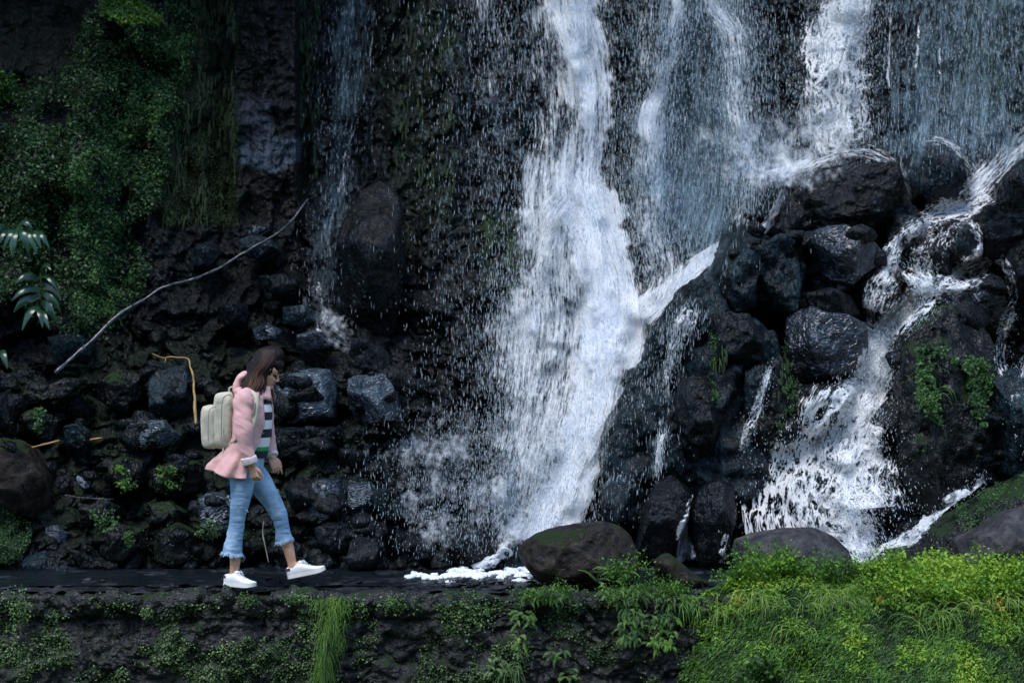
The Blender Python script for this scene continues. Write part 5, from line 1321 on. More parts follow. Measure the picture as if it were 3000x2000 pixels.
def bscatter(n, field, box=(1960, 3060, 1650, 2030), lift=(.0, .05)):
    x = br.uniform(box[0], box[1], n); y = br.uniform(box[2], box[3], n)
    yt = np.interp(x, BX, BT)
    k = (br.rand(n) < field(x, y)) & (y > yt - 6) & (x > left_edge(y) - 30 + nz(x, y, 3, .02) * 45)
    x, y = x[k], y[k]
    c = PN(x, y, bank_Y(x, y) - br.uniform(lift[0], lift[1], len(x)))
    return c
c = bscatter(90000, lambda x, y: .35 + .65 * smooth(-.5, .3, nz(x, y, 81, .02)))
a = Acc(); a.leaves(c, np.tile(np.array([-.1, -.7, .6]), (len(c), 1)), br, (.014, .042), .26, bias=-.22, dirv=(-.75, -.2, -.55))
o = a.build('ground_cover', 'bank'); tag(o, 'dense mossy ground cover hanging down the green bank', 'ground cover', kind='stuff')
c = bscatter(34000, lambda x, y: smooth(-.1, .5, nz(x, y, 83, .012) + .6 * smooth(1860, 1700, y) + .25 * smooth(2400, 2900, x) - .35), lift=(.02, .09))
a = Acc(); a.leaves(c, np.tile(np.array([-.1, -.6, .8]), (len(c), 1)), br, (.012, .036), .4)
def bb(x0, x1, y0, y1, lift=.03):
    def f(r):
        x = r.uniform(x0, x1); y = r.uniform(y0, y1)
        return np.array(P(x, y, float(bank_Y(np.array([x]), np.array([y]))[0]) - lift))
    return f
sprig(a, bb(2520, 3040, 1675, 1770), br, 420, (.08, .22), (.014, .036), .7)
fern(a, bb(2500, 3040, 1690, 1800), br, 150, (.08, .17), up=.5, gravity=1.2)
o = a.build('undergrowth', 'bank_yellow'); tag(o, 'yellow-green leafy undergrowth along the top of the bank', 'undergrowth', kind='stuff')
a = Acc()
for (x, y, n, L) in [(2200, 1750, 60, .22), (2260, 1770, 50, .2), (2440, 1745, 70, .22), (2480, 1760, 60, .2), (2520, 1740, 50, .2), (2700, 1820, 22, .28), (2760, 1800, 30, .2), (2840, 1770, 30, .18), (2950, 1760, 40, .2), (2380, 1780, 40, .2), (2100, 1790, 40, .22), (2650, 1740, 40, .18), (2330, 1840, 14, .22), (2500, 1840, 10, .15)]:
    blades(a, bb(x - 40, x + 40, y - 16, y + 16, .06), br, n, (L * .6, L * 1.2), up=.5, gravity=2.2, spread=.55, width=.0022)
o = a.build('grass', 'blade'); tag(o, 'pale arching grass blades hanging over the green bank', 'grass', kind='stuff')
PG = 'leafy plants along the top of the green bank'
def lp(label, px, py, sx, n, H, mat='bank', leaf=(.014, .034), Y=-.36):
    plant('leafy_plant', label, 'plant', mat, lambda a: sprig(a, lambda r: P(px + r.normal() * sx, py + r.uniform(-8, 8), Y + r.normal() * .05), br, n, H, leaf, .42), PG)
lp('tallest bushy leafy plant, in front of the left half of the low grey boulder', 2240, 1700, 36, 64, (.14, .27))
lp('bushy leafy plant in front of the left end of the low grey boulder', 2170, 1720, 26, 34, (.10, .18))
lp('bushy leafy plant in front of the middle of the low grey boulder', 2310, 1700, 30, 46, (.12, .23))
lp('leafy plant reaching up at the right end of the low grey boulder', 2420, 1700, 30, 44, (.10, .20), leaf=(.012, .026))
lp('leafy plant directly under the tip of the wide fanning cascade', 2510, 1705, 26, 36, (.08, .18), leaf=(.012, .026))
lp('leafy plant in front of the half hidden grey-brown stone', 2610, 1712, 30, 34, (.06, .13), 'bank_yellow')
lp('light green leafy plant at the right edge in front of the dry grey boulder', 2960, 1705, 40, 50, (.08, .18), 'bank_yellow')
lp('leafy plant between the grass dome and the right edge', 2860, 1705, 30, 34, (.06, .12), 'bank_yellow')
plant('grass_tuft', 'dome of bright yellow-green grass in front of the dry grey boulder', 'grass tuft', 'bank_yellow', lambda a: (blades(a, lambda r: P(2772 + r.normal() * 26, 1672 + r.uniform(-14, 22), -.30 + r.normal() * .05), br, 700, (.09, .19), up=1.0, gravity=1.5, spread=.75, width=.002),
      blades(a, lambda r: P(2750 + r.normal() * 40, 1690 + r.uniform(-14, 12), -.36 + r.normal() * .05), br, 260, (.08, .15), up=.8, gravity=1.8, spread=.8, width=.002)))
def flowers(a, px, py, n, s):
    for _ in range(n):
        b = P(px + br.normal() * s, py + br.normal() * s * .6, float(bank_Y(np.array([px]), np.array([py]))[0]) - .07)
        c = np.tile(np.array(b), (5, 1)) + br.normal(size=(5, 3)) * .004
        a.leaves(c, np.tile(np.array([0, -.9, .4]), (5, 1)), br, (.014, .024), .8, bias=1.0)
M['petal'] = leaf_material('yellow_leaf', [(.30, .22, .03), (.5, .36, .05), (.62, .45, .06)], .5, .2)
plant('yellow_leaves', 'cluster of yellow leaves near the right edge of the green bank', 'plant', 'petal', lambda a: flowers(a, 2915, 1772, 26, 16))
plant('yellow_leaves', 'patch of yellow leaves below the grass dome', 'plant', 'petal', lambda a: flowers(a, 2740, 1690, 12, 12))
plant('yellow_leaves', 'few orange-yellow leaves in the middle of the green bank top', 'plant', 'petal', lambda a: flowers(a, 2575, 1758, 10, 8))
plant('yellow_leaves', 'yellow leaves among the hanging grass at the left part of the bank', 'plant', 'petal', lambda a: (flowers(a, 2165, 1755, 10, 10), flowers(a, 1915, 1765, 8, 10)))
plant('broadleaf_sprig', 'pale broad-leaved sprig at the bottom edge in the green bank', 'plant', 'fern', lambda a: sprig(a, lambda r: P(2240 + r.normal() * 22, 1985 + r.uniform(-8, 8), -1.0), br, 16, (.06, .14), (.025, .05), .6))

def build_hill_screen():  # unseen slope behind the camera, added so light falls from above
    gx = np.linspace(-90, 90, 90); gz = np.linspace(0, 1, 40)
    A, T = np.meshgrid(gx, gz)
    p = np.stack([A, T * 30, 0 * A], -1)
    Yh = -34 - T * 26 + fbm(p * .12, 3, 4) * 3; Zh = -1.6 + T * 30 + fbm(p * .25, 9, 4) * 2.0 * T
    t_ = NT('hill_screen_green'); n = t_.noise(t_.coord(), .9, 6)
    m = t_.p(Base_Color=t_.mix(t_.map01(n, .35, .65), C(.008, .018, .005), C(.03, .06, .015)), Roughness=.95, Normal=t_.bump(n, 1, .5))
    o = npmesh('hill_screen', np.stack([A, Yh, Zh], -1).reshape(-1, 3), grid_faces(90, 40), m)
    tag(o, 'added unseen dark hillside behind the camera, screening off the low sky', 'hillside', kind='structure')
build_hill_screen()

patch('moss_patch', 'mossy strip at the left edge of the squarish black boulder', 'moss', [(2290, 960), (2330, 950), (2340, 1060), (2320, 1180), (2290, 1150)], 2200, 'ivy_light', (.006, .016))
patch('moss_patch', 'green moss beside the wide cascade on the long dark mossy rock', 'moss', [(2300, 1130), (2350, 1120), (2340, 1200), (2290, 1290), (2260, 1280)], 2200, 'ivy_light', (.006, .016))
patch('moss_patch', 'moss on the low part of the tall rock, right of the fanning cascade', 'moss', [(2640, 1280), (2700, 1270), (2720, 1330), (2680, 1380), (2640, 1360)], 1500, 'ivy_light', (.006, .016))
patch('moss_patch', 'mossy rim along the top of the tall rock with the green face', 'moss', [(2650, 960), (2715, 890), (2770, 882), (2780, 900), (2720, 915), (2670, 975)], 2200, 'dkmoss', (.006, .016))
# ================================================================== the walker
YC = -.28
def K(px, py, dy=0.0): return np.array(P(px, py, YC + dy))
def Z(zx, zy, dy=0.0): return K(550 + zx / 2.0109, 980 + zy / 2.0109, dy)

def loft(pts, rx, ry, m=24, closed=True, side=(0, 1, 0)):
    """tube of elliptical rings along pts. rx across in the picture plane, ry towards the viewer"""
    pts = np.asarray(pts, float); n = len(pts)
    t = np.gradient(pts, axis=0); t /= np.linalg.norm(t, axis=1)[:, None]
    b = np.tile(np.array(side, float), (n, 1)); b -= t * (b * t).sum(1)[:, None]; b /= np.linalg.norm(b, axis=1)[:, None]
    a = np.cross(b, t)
    th = np.arange(m) / m * 2 * math.pi
    V = pts[:, None] + a[:, None] * (np.cos(th)[None, :, None] * np.asarray(rx)[:, None, None]) + b[:, None] * (np.sin(th)[None, :, None] * np.asarray(ry)[:, None, None])
    V = V.reshape(-1, 3); Fc = grid_faces(m, n, True).tolist()
    if closed:
        for e, c in ((0, pts[0]), (n - 1, pts[-1])):
            V = np.vstack([V, c[None]]); k = len(V) - 1
            for j in range(m):
                Fc.append([e * m + j, e * m + (j + 1) % m, k])
    return V, Fc
def fine(pts, *rs, n=24):
    """resample a polyline and its radii smoothly"""
    A = np.concatenate([np.asarray(pts, float)] + [np.asarray(r, float)[:, None] for r in rs], 1)
    Q = np.vstack([2 * A[0] - A[1], A, 2 * A[-1] - A[-2]]); out = []
    per = max(2, n // (len(A) - 1))
    for k in range(1, len(Q) - 2):
        a, b, c, d = Q[k - 1:k + 3]; t = (np.arange(per) / per)[:, None]
        out.append(.5 * ((2 * b) + (-a + c) * t + (2 * a - 5 * b + 4 * c - d) * t ** 2 + (-a + 3 * b - 3 * c + d) * t ** 3))
    O = np.vstack(out + [A[-1:]])
    return (O[:, :3],) + tuple(np.maximum(O[:, 3 + i], .001) for i in range(len(rs)))
def limb(pts, r, n=24, ys=1.0, m=20, ends=True):
    p_, rr = fine(pts, r, n=n)
    L = [loft(p_, rr, rr * ys, m)]
    if ends:
        for c, q in ((p_[0], rr[0]), (p_[-1], rr[-1])): L.append(ell(c, (q, q * ys, q)))
    return L
def ell(c, r, sub=3, rot=None, e=1.0):
    V, Fc = ICO[sub]
    Q = np.sign(V) * np.abs(V) ** e * np.array(r)
    if rot is not None: Q = Q @ np.array(rot).T
    return Q + np.array(c), Fc.tolist()
def fuse(name, pieces, voxel, mat, parent, smooth_it=4, factor=.5, disp=None, attrs=None):
    """join pieces into one continuous skin"""
    V, Fc, n = [], [], 0
    for v, f in pieces:
        V.append(np.asarray(v)); Fc += [[i + n for i in q] for q in f]; n += len(v)
    me = bpy.data.meshes.new(name + '_raw'); me.from_pydata(np.concatenate(V).tolist(), [], Fc); me.update()
    bm = bmesh.new(); bm.from_mesh(me); bmesh.ops.recalc_face_normals(bm, faces=bm.faces); bm.to_mesh(me); bm.free()
    o = bpy.data.objects.new(name + '_raw', me); COL.objects.link(o)
    r = o.modifiers.new('r', 'REMESH'); r.mode = 'VOXEL'; r.voxel_size = voxel
    s = o.modifiers.new('s', 'SMOOTH'); s.iterations = smooth_it; s.factor = factor
    dg = bpy.context.evaluated_depsgraph_get()
    m2 = bpy.data.meshes.new_from_object(o.evaluated_get(dg))
    bpy.data.objects.remove(o); bpy.data.meshes.remove(me)
    m2.name = name
    if disp is not None:
        k = len(m2.vertices); co = np.zeros(k * 3, np.float32); no = np.zeros(k * 3, np.float32)
        m2.vertices.foreach_get('co', co); m2.vertices.foreach_get('normal', no)
        co = co.reshape(-1, 3).astype(float); no = no.reshape(-1, 3)
        co = co + no * disp(co)[:, None]
        m2.vertices.foreach_set('co', co.astype(np.float32).ravel()); m2.update()
    m2.polygons.foreach_set('use_smooth', np.ones(len(m2.polygons), bool))
    m2.materials.clear()
    return link(name, m2, mat, parent)

# --- materials
def cloth(name, a, b, rough=.8, weave=900, folds=.25):
    t = NT(name); oc = t.coord(); n = t.noise(oc, 14, 4); f = t.noise(oc, weave, 2)
    return t.p(Base_Color=t.mix(t.map01(t.math('ADD', t.math('MULTIPLY', n, .8), t.math('MULTIPLY', f, .2)), .35, .65), a, b), Roughness=rough,
               Normal=t.bump(t.math('ADD', n, t.math('MULTIPLY', f, .15)), folds, .01), Specular_IOR_Level=.25, Sheen_Weight=.15)
m_pink = cloth('pink_cotton', C(.56, .31, .30), C(.64, .38, .365), .8, 900, .05)
m_pale = cloth('pale_cuff_cotton', C(.70, .60, .58), C(.78, .70, .68))
m_canvas = cloth('beige_canvas', C(.40, .38, .30), C(.52, .49, .39), .85)
m_canvas_dark = cloth('grey_webbing', C(.16, .15, .13), C(.24, .22, .19), .85)
m_white = cloth('white_leather', C(.72, .72, .73), C(.80, .80, .81), .45, 400, .1)
m_sole = cloth('rubber_sole', C(.62, .61, .58), C(.70, .69, .66), .6, 300, .1)
m_tab = cloth('plum_suede', C(.06, .015, .04), C(.10, .02, .05), .8)
t = NT('washed_denim'); oc = t.coord(); n = t.noise(oc, 9, 5); w_ = t.n('Mapping', None, Vector=oc); w_.inputs['Scale'].default_value = (500, 500, 120); f = t.noise(w_.outputs[0], 1.0, 3)
q = t.n('Mapping', None, Vector=oc); q.inputs['Scale'].default_value = (6, 6, 40); cr = t.noise(q.outputs[0], 1.5, 3)
m_denim = t.p(Base_Color=t.mix(t.map01(t.math('ADD', t.math('MULTIPLY', n, .7), t.math('ADD', t.math('MULTIPLY', f, .2), t.math('MULTIPLY', cr, .12))), .38, .70), C(.14, .25, .39), C(.34, .48, .62)), Roughness=.85, Normal=t.bump(t.math('ADD', cr, t.math('MULTIPLY', f, .2)), .5, .01), Specular_IOR_Level=.2)
t = NT('frayed_threads'); m_thread = t.p(Base_Color=C(.30, .43, .58), Roughness=.9)
t = NT('skin'); oc = t.coord(); n = t.noise(oc, 25, 4); m_skin = t.p(Base_Color=t.mix(t.map01(n, .3, .7), C(.50, .27, .17), C(.60, .35, .23)), Roughness=.5, Subsurface_Weight=.12, Subsurface_Radius=(.02, .008, .004), Specular_IOR_Level=.35)
t = NT('lips'); m_lip = t.p(Base_Color=C(.38, .12, .10), Roughness=.4)
t = NT('eye'); m_eye = t.p(Base_Color=C(.02, .012, .01), Roughness=.2)
t = NT('brown_hair'); a_ = t.attr('rnd').outputs['Fac']; geo = t.n('NewGeometry'); 
m_hair = t.p(Base_Color=t.ramp(a_, [(0, C(.008, .004, .004)), (.5, C(.022, .010, .008)), (.8, C(.06, .026, .016)), (1, C(.15, .07, .035))]), Roughness=.55, Specular_IOR_Level=.2)
# stripes of the shirt run across it at real heights
t = NT('striped_jersey'); g_ = t.n('TexCoord'); sp = t.n('SeparateXYZ', None, Vector=g_.outputs['Object'])
z_hi = float(Z(470, 330)[2]); z_lo = float(Z(470, 735)[2])
fz = t.math('DIVIDE', t.math('SUBTRACT', z_hi, sp.outputs[2]), z_hi - z_lo)
BK, WH, GR = C(.012, .012, .02), C(.72, .71, .70), C(.01, .30, .09)
def _s(zy): return (zy - 330) / 405.0
m_shirt = t.p(Base_Color=t.ramp(fz, [(0, WH), (_s(358), BK), (_s(408), WH), (_s(452), BK), (_s(500), WH), (_s(553), BK), (_s(603), WH), (_s(657), GR), (_s(680), BK), (_s(724), WH)], 'CONSTANT'), Roughness=.85)

person = bpy.data.objects.new('person', None); COL.objects.link(person)
person.location = (K(770, 1718)[0], YC, 0)
tag(person, 'woman in a pink jacket, cropped blue jeans and white trainers walking right, looking down', 'person')
bpy.context.view_layer.update()

# --- head, built upright then bowed forward
HH = .208
_th = R(24)
HC = Z(474, 206)          # centre of the skull
def HL(x, y, z):
    """head space (front, side, up in head heights, origin at the skull centre) to the world"""
    x = np.asarray(x, float) * HH; z = np.asarray(z, float) * HH; y = np.asarray(y, float) * HH
    yaw = R(-12)
    X = x * math.cos(_th) + z * math.sin(_th); ZZ = -x * math.sin(_th) + z * math.cos(_th)
    X2 = X * math.cos(yaw) - y * math.sin(yaw); Y2 = X * math.sin(yaw) + y * math.cos(yaw)
    return np.stack([HC[0] + X2, HC[1] + Y2, HC[2] + ZZ], -1)
HZ = np.array([0.0, .03, .08, .13, .18, .215, .245, .275, .31, .35, .42, .50, .56, .60, .68, .78, .88, .95, 1.0])
HF = np.array([.27, .34, .365, .365, .33, .365, .350, .375, .35, .365, .35, .325, .36, .375, .385, .34, .24, .13, .01])
HB = np.array([.10, .06, .0, -.06, -.14, -.20, -.25, -.30, -.34, -.38, -.43, -.46, -.47, -.48, -.48, -.45, -.36, -.22, -.01])
HW = np.array([.10, .14, .18, .21, .235, .25, .26, .27, .285, .30, .325, .335, .345, .35, .355, .33, .26, .16, .01])
def head_mesh():
    m = 40; th = np.arange(m) / m * 2 * math.pi; V = []
    for z, f, b, w_ in zip(HZ, HF, HB, HW):
        c, s = np.cos(th), np.sin(th); cx = (f + b) / 2; a = (f - b) / 2
        e = .82
        V.append(HL(cx + a * np.sign(c) * np.abs(c) ** e, w_ * np.sign(s) * np.abs(s) ** (e if z > .4 else .95), np.full(m, z - .58)))
    V = np.concatenate(V); Fc = grid_faces(m, len(HZ), True).tolist()
    V = np.vstack([V, HL(.18, 0, -.585)[None], HL(0, 0, .425)[None]])
    for e, k in ((0, len(V) - 2), (len(HZ) - 1, len(V) - 1)):
        for j in range(m): Fc.append([e * m + j, e * m + (j + 1) % m, k])
    return V, Fc
def hl(x, y, z): return HL(x, y, z - .58)
body = [head_mesh()]
body += limb([hl(.345, 0, .53), hl(.41, 0, .45), hl(.438, 0, .39)], [.007, .009, .0105], 8)      # nose
body += [ell(hl(.40, s * .05, .36), (.010, .009, .008)) for s in (-1, 1)]
body += [ell(hl(-.04, s * .345, .46), (.016, .008, .030)) for s in (-1, 1)]                         # ears
body += limb([hl(.31, -.12, .575), hl(.36, -.04, .57)], [.010, .009], 6) + limb([hl(.31, .12, .575), hl(.36, .04, .57)], [.010, .009], 6)
body += limb([hl(-.10, 0, .22), Z(440, 318), Z(400, 352), Z(372, 390)], [.052, .052, .060, .085], 12)
# torso, arms and legs under the clothes
TC = [Z(372, 380), Z(372, 450), Z(365, 560), Z(352, 660), Z(345, 760), Z(342, 830)]
body += limb(TC, [.080, .098, .09, .08, .085, .07], 30, 1.3)
def arm(sh, el, wr_): return limb([sh, (sh + el) / 2, el, (el + wr_) / 2, wr_], [.048, .043, .036, .032, .024], 24)
NSH, NEL, NWR = Z(325, 372, -.15), Z(335, 575, -.20), Z(378, 772, -.18)
FSH, FEL, FWR = Z(425, 375, .13), Z(462, 570, .17), Z(492, 722, .10)
body += arm(NSH, NEL, NWR) + arm(FSH, FEL, FWR)
NK, NA = Z(297, 1085, -.08), Z(275, 1385, -.08)
FK, FA = Z(545, 1060, .07), Z(612, 1335, .08)
NH, FH_ = Z(325, 830, -.07), Z(390, 830, .06)
body += limb([NH, (NH * .5 + NK * .5), NK, NK * .72 + NA * .28 + np.array([-.006, 0, 0]), NK * .25 + NA * .75, NA, NA + np.array([.0, 0, -.04])], [.070, .058, .042, .044, .036, .031, .034], 40)
body += limb([FH_, (FH_ * .5 + FK * .5), FK, FK * .72 + FA * .28 + np.array([-.008, 0, 0]), FK * .25 + FA * .75, FA, FA + np.array([.012, 0, -.04])], [.066, .055, .042, .044, .037, .031, .034], 40)
# feet inside the shoes
body += limb([NA + np.array([0, 0, -.03]), NA + np.array([.05, -.03, -.062])], [.030, .020], 8)
body += limb([FA + np.array([.01, 0, -.03]), FA + np.array([.10, 0, -.045])], [.032, .026], 8)

def hand(wr_, d, n, curl, sc=1.0, thumb=1):
    """palm and five fingers: d along the hand, n out of the back of the hand"""
    d = np.array(d, float); d /= np.linalg.norm(d); n = np.array(n, float); n -= d * (n @ d); n /= np.linalg.norm(n)
    s = np.cross(d, n) * thumb          # towards the thumb side
    L = []
    for k in range(4):                  # metacarpals make the palm
        o_ = (1.5 - k) * .0185 * sc
        L += limb([wr_ + s * o_ * .55, wr_ + d * .045 * sc + s * o_ * .85, wr_ + d * .085 * sc + s * o_], [.0165 * sc, .0145 * sc, .0115 * sc], 8, m=12)
    for k, (fl, cu) in enumerate(zip((.072, .080, .074, .058), curl)):
        o_ = (1.5 - k) * .0195 * sc
        p0 = wr_ + d * .085 * sc + s * o_; pts = [p0]; ang = 0; dd = d + s * (1.5 - k) * .06
        dd /= np.linalg.norm(dd)
        for seg, (fr, bend) in enumerate(zip((.44, .31, .25), cu)):
            ang += R(bend)
            v = dd * math.cos(ang) - n * math.sin(ang)
            pts.append(pts[-1] + v * fl * fr * sc)
        L += limb(pts, [.0098 * sc, .0088 * sc, .008 * sc, .0065 * sc], 12, m=12)
    tb = wr_ + d * .022 * sc + s * .026 * sc
    t1 = tb + (d * .75 + s * .55 - n * .25) * .036 * sc; t2 = t1 + (d * .9 + s * .12 - n * .35) * .030 * sc; t3 = t2 + (d * .95 - s * .05 - n * .35) * .022 * sc
    L += limb([tb, t1, t2, t3], [.0145 * sc, .0115 * sc, .0098 * sc, .0075 * sc], 12, m=12)
    return L
body += hand(NWR, (.26, -.02, -.95), (-.55, -.8, -.1), [(42, 55, 35), (38, 55, 35), (46, 58, 38), (40, 50, 35)], .88, thumb=-1)
body += hand(FWR, (.42, -.12, -.88), (.35, -.85, .2), [(14, 26, 18), (30, 34, 24), (40, 42, 28), (44, 44, 30)], .88, thumb=-1)
fuse('body', body, .0034, m_skin, person, 3, .45)

def small(name, pieces, mat, parent=person):
    V, Fc, n = [], [], 0
    for v, f in pieces:
        V.append(np.asarray(v)); Fc += [[i + n for i in q] for q in f]; n += len(v)
    me = bpy.data.meshes.new(name); me.from_pydata(np.concatenate(V).tolist(), [], Fc); me.update()
    me.polygons.foreach_set('use_smooth', np.ones(len(me.polygons), bool))
    return link(name, me, mat, parent)
for s in (-1, 1):
    small('eye', [ell(hl(.325, s * .125, .505), (.008, .009, .0032))], m_eye)
    small('eyebrow', limb([hl(.30, s * .19, .585), hl(.355, s * .13, .605), hl(.385, s * .06, .59)], [.0009, .0016, .0012], 8), m_eye)
small('lips', limb([hl(.335, -.075, .245), hl(.375, 0, .25), hl(.335, .075, .245)], [.002, .0045, .002], 8), m_lip)

# --- hair
hair = []
hair += [ell(hl(-.06, 0, .66), (.100, .082, .094)), ell(hl(-.14, 0, .52), (.084, .080, .09)), ell(hl(.08, 0, .80), (.074, .070, .048))]
hair += limb([hl(-.22, 0, .62), Z(405, 180, 0), Z(380, 240, -.0), Z(345, 290, 0), Z(312, 335, 0)], [.058, .056, .052, .046, .022], 24, 1.2)
hair += limb([hl(-.08, 0, .50), Z(432, 230, -.0), Z(428, 290, -.0), Z(410, 338, 0)], [.060, .050, .040, .022], 24, 1.3)
hair_o = fuse('hair', hair, .005, m_hair, person, 5, .6, lambda c: fbm(c * np.array([55, 55, 14]), 4, 3) * .004)
hair_o.data.attributes.new('rnd', 'FLOAT', 'POINT')
hr = np.random.RandomState(8); a = Acc()
BC = np.array([(486, 76), (418, 98), (380, 160), (338, 232), (292, 296), (252, 366)], float)
FC = np.array([(522, 78), (556, 110), (532, 168), (490, 226), (470, 300), (436, 392)], float)
NL = 15
lk = [(hr.uniform(0, 6.28), hr.uniform(13, 19), hr.uniform(.008, .017), hr.uniform(.88, 1.06), hr.uniform(0, .35)) for _ in range(NL * 2)]
def hair_path(s, side, dj, r_, endf):
    dep = math.sqrt(max(.05, 1 - (2 * s - 1) ** 2)) * dj
    c = BC * (1 - s) + FC * s + r_
    yo = np.array([.012, .060, .086, .094, .112, .165]) * dep * side
    pf = fine(np.array([Z(c[i, 0], c[i, 1], yo[i]) for i in range(6)]), np.ones(6), n=40)[0]
    m = max(6, int(len(pf) * min(1, endf))); pf = pf[:m]; tt = np.linspace(0, min(1, endf), m)
    ph, fr, am, _, _ = lk[min(NL - 1, int(s * NL)) + (NL if side > 0 else 0)]
    wv = np.sin(tt * fr + ph)[:, None] * (tt[:, None] ** 1.2) * am
    return pf + wv * np.array([1, .5 * side, .3]), tt
locks = []
for side in (-1, 1):
    for i in range(NL):
        s = (i + .5) / NL; e_ = lk[i + (NL if side > 0 else 0)][3]
        pf, tt = hair_path(s, side, .93, np.zeros(2), e_)
        locks.append(loft(pf, (.016 - .012 * tt ** 2), (.012 - .009 * tt ** 2), 10))
fuse('hair_locks', locks, .0035, m_hair, person, 2, .5, lambda c: fbm(c * np.array([120, 120, 30]), 4, 2) * .0012)
for k in range(1300):
    s = hr.beta(.8, .8); side = -1 if hr.rand() < .68 else 1
    L_ = lk[min(NL - 1, int(s * NL)) + (NL if side > 0 else 0)]
    pf, tt = hair_path(s, side, hr.uniform(.9, 1.08), hr.normal(size=2) * 3, L_[3] * hr.uniform(.85, 1.05))
    nn = np.array([.15 * (2 * s - 1), side * 1.0, .35]); nn /= np.linalg.norm(nn)
    a.strip(pf, (.0032 - .0022 * tt) * hr.uniform(.6, 1.2), nn, 0)
    base = hr.uniform(.0, .5) + L_[4]; R_ = np.clip(base + (tt ** 2.5) * hr.uniform(.1, .7), 0, 1); a.R[-1] = np.tile(R_, 3)
a.build('hair_strands', None if False else 'ivy', person).data.materials[0] = m_hair

# --- shirt
sh = limb([Z(425, 345), Z(405, 420), Z(402, 520), Z(392, 620), Z(385, 700), Z(384, 722)], [.060, .103, .106, .104, .096, .092], 40, 1.15, m=40, ends=False)
so_ = small('striped_shirt', sh, m_shirt)

# --- jeans
def legpiece(pts, r): return [loft(*[x for x in fine(pts, r, n=40)[:2]], fine(pts, r, n=40)[1] * 1.0, 28)]
jn = []
jn += legpiece([Z(318, 800, -.07), Z(320, 870, -.08), Z(312, 960, -.085), Z(297, 1050, -.085), Z(290, 1110, -.085), Z(278, 1180, -.085), Z(268, 1240, -.085), Z(262, 1290, -.085)], [.080, .080, .068, .055, .051, .053, .060, .068])
jn += legpiece([Z(375, 800, .06), Z(420, 860, .07), Z(465, 930, .07), Z(510, 1000, .07), Z(538, 1060, .07), Z(552, 1110, .07), Z(560, 1160, .075), Z(569, 1212, .078)], [.080, .082, .072, .060, .055, .051, .052, .059])
jn += limb([Z(370, 735, 0), Z(350, 800, 0)], [.092, .105], 10, 1.35)
def dj(c):
    q = fbm(c * np.array([7, 7, 22]), 15, 3) * .0028 + fbm(c * np.array([26, 26, 60]), 17, 2) * .0010
    low = smooth(.75, .35, c[:, 2])
    return q * (.35 + 1.0 * low)
fuse('jeans', jn, .0045, m_denim, person, 4, .5, dj)
# frayed hems
def fray(cen, rad, tilt, seed):
    r = np.random.RandomState(seed); a = Acc()
    for k in range(150):
        th = r.rand() * 2 * math.pi
        b = cen + np.array([math.cos(th) * rad, math.sin(th) * rad, tilt * math.cos(th)]) + np.array([0, 0, .006])
        drop = .012 + .022 * abs(math.sin(th * 2 + seed)) * r.rand() + r.rand() * .008
        p_ = np.array([b, b + np.array([math.cos(th) * .004 + r.normal() * .002, math.sin(th) * .004, -drop * .6]), b + np.array([math.cos(th) * .006 + r.normal() * .005, math.sin(th) * .005, -drop])])
        a.strip(p_, np.array([.005, .004, .0012]) * r.uniform(.5, 1.2), np.array([math.cos(th), math.sin(th), 0.01]), r.rand())
    o = a.build('frayed_hem', 'ivy', person); o.data.materials[0] = m_thread
fray(Z(262, 1288, -.085), .069, -.008, 1)
fray(Z(569, 1210, .078), .058, .016, 2)
# ripped threads
for (zx, zy, dy) in [(347, 1035, -.12), (527, 912, .0)]:
    small('rip', [ell(Z(zx, zy, dy), (.010, .006, .0025)), ell(Z(zx + 6, zy + 7, dy), (.008, .006, .002))], m_thread)

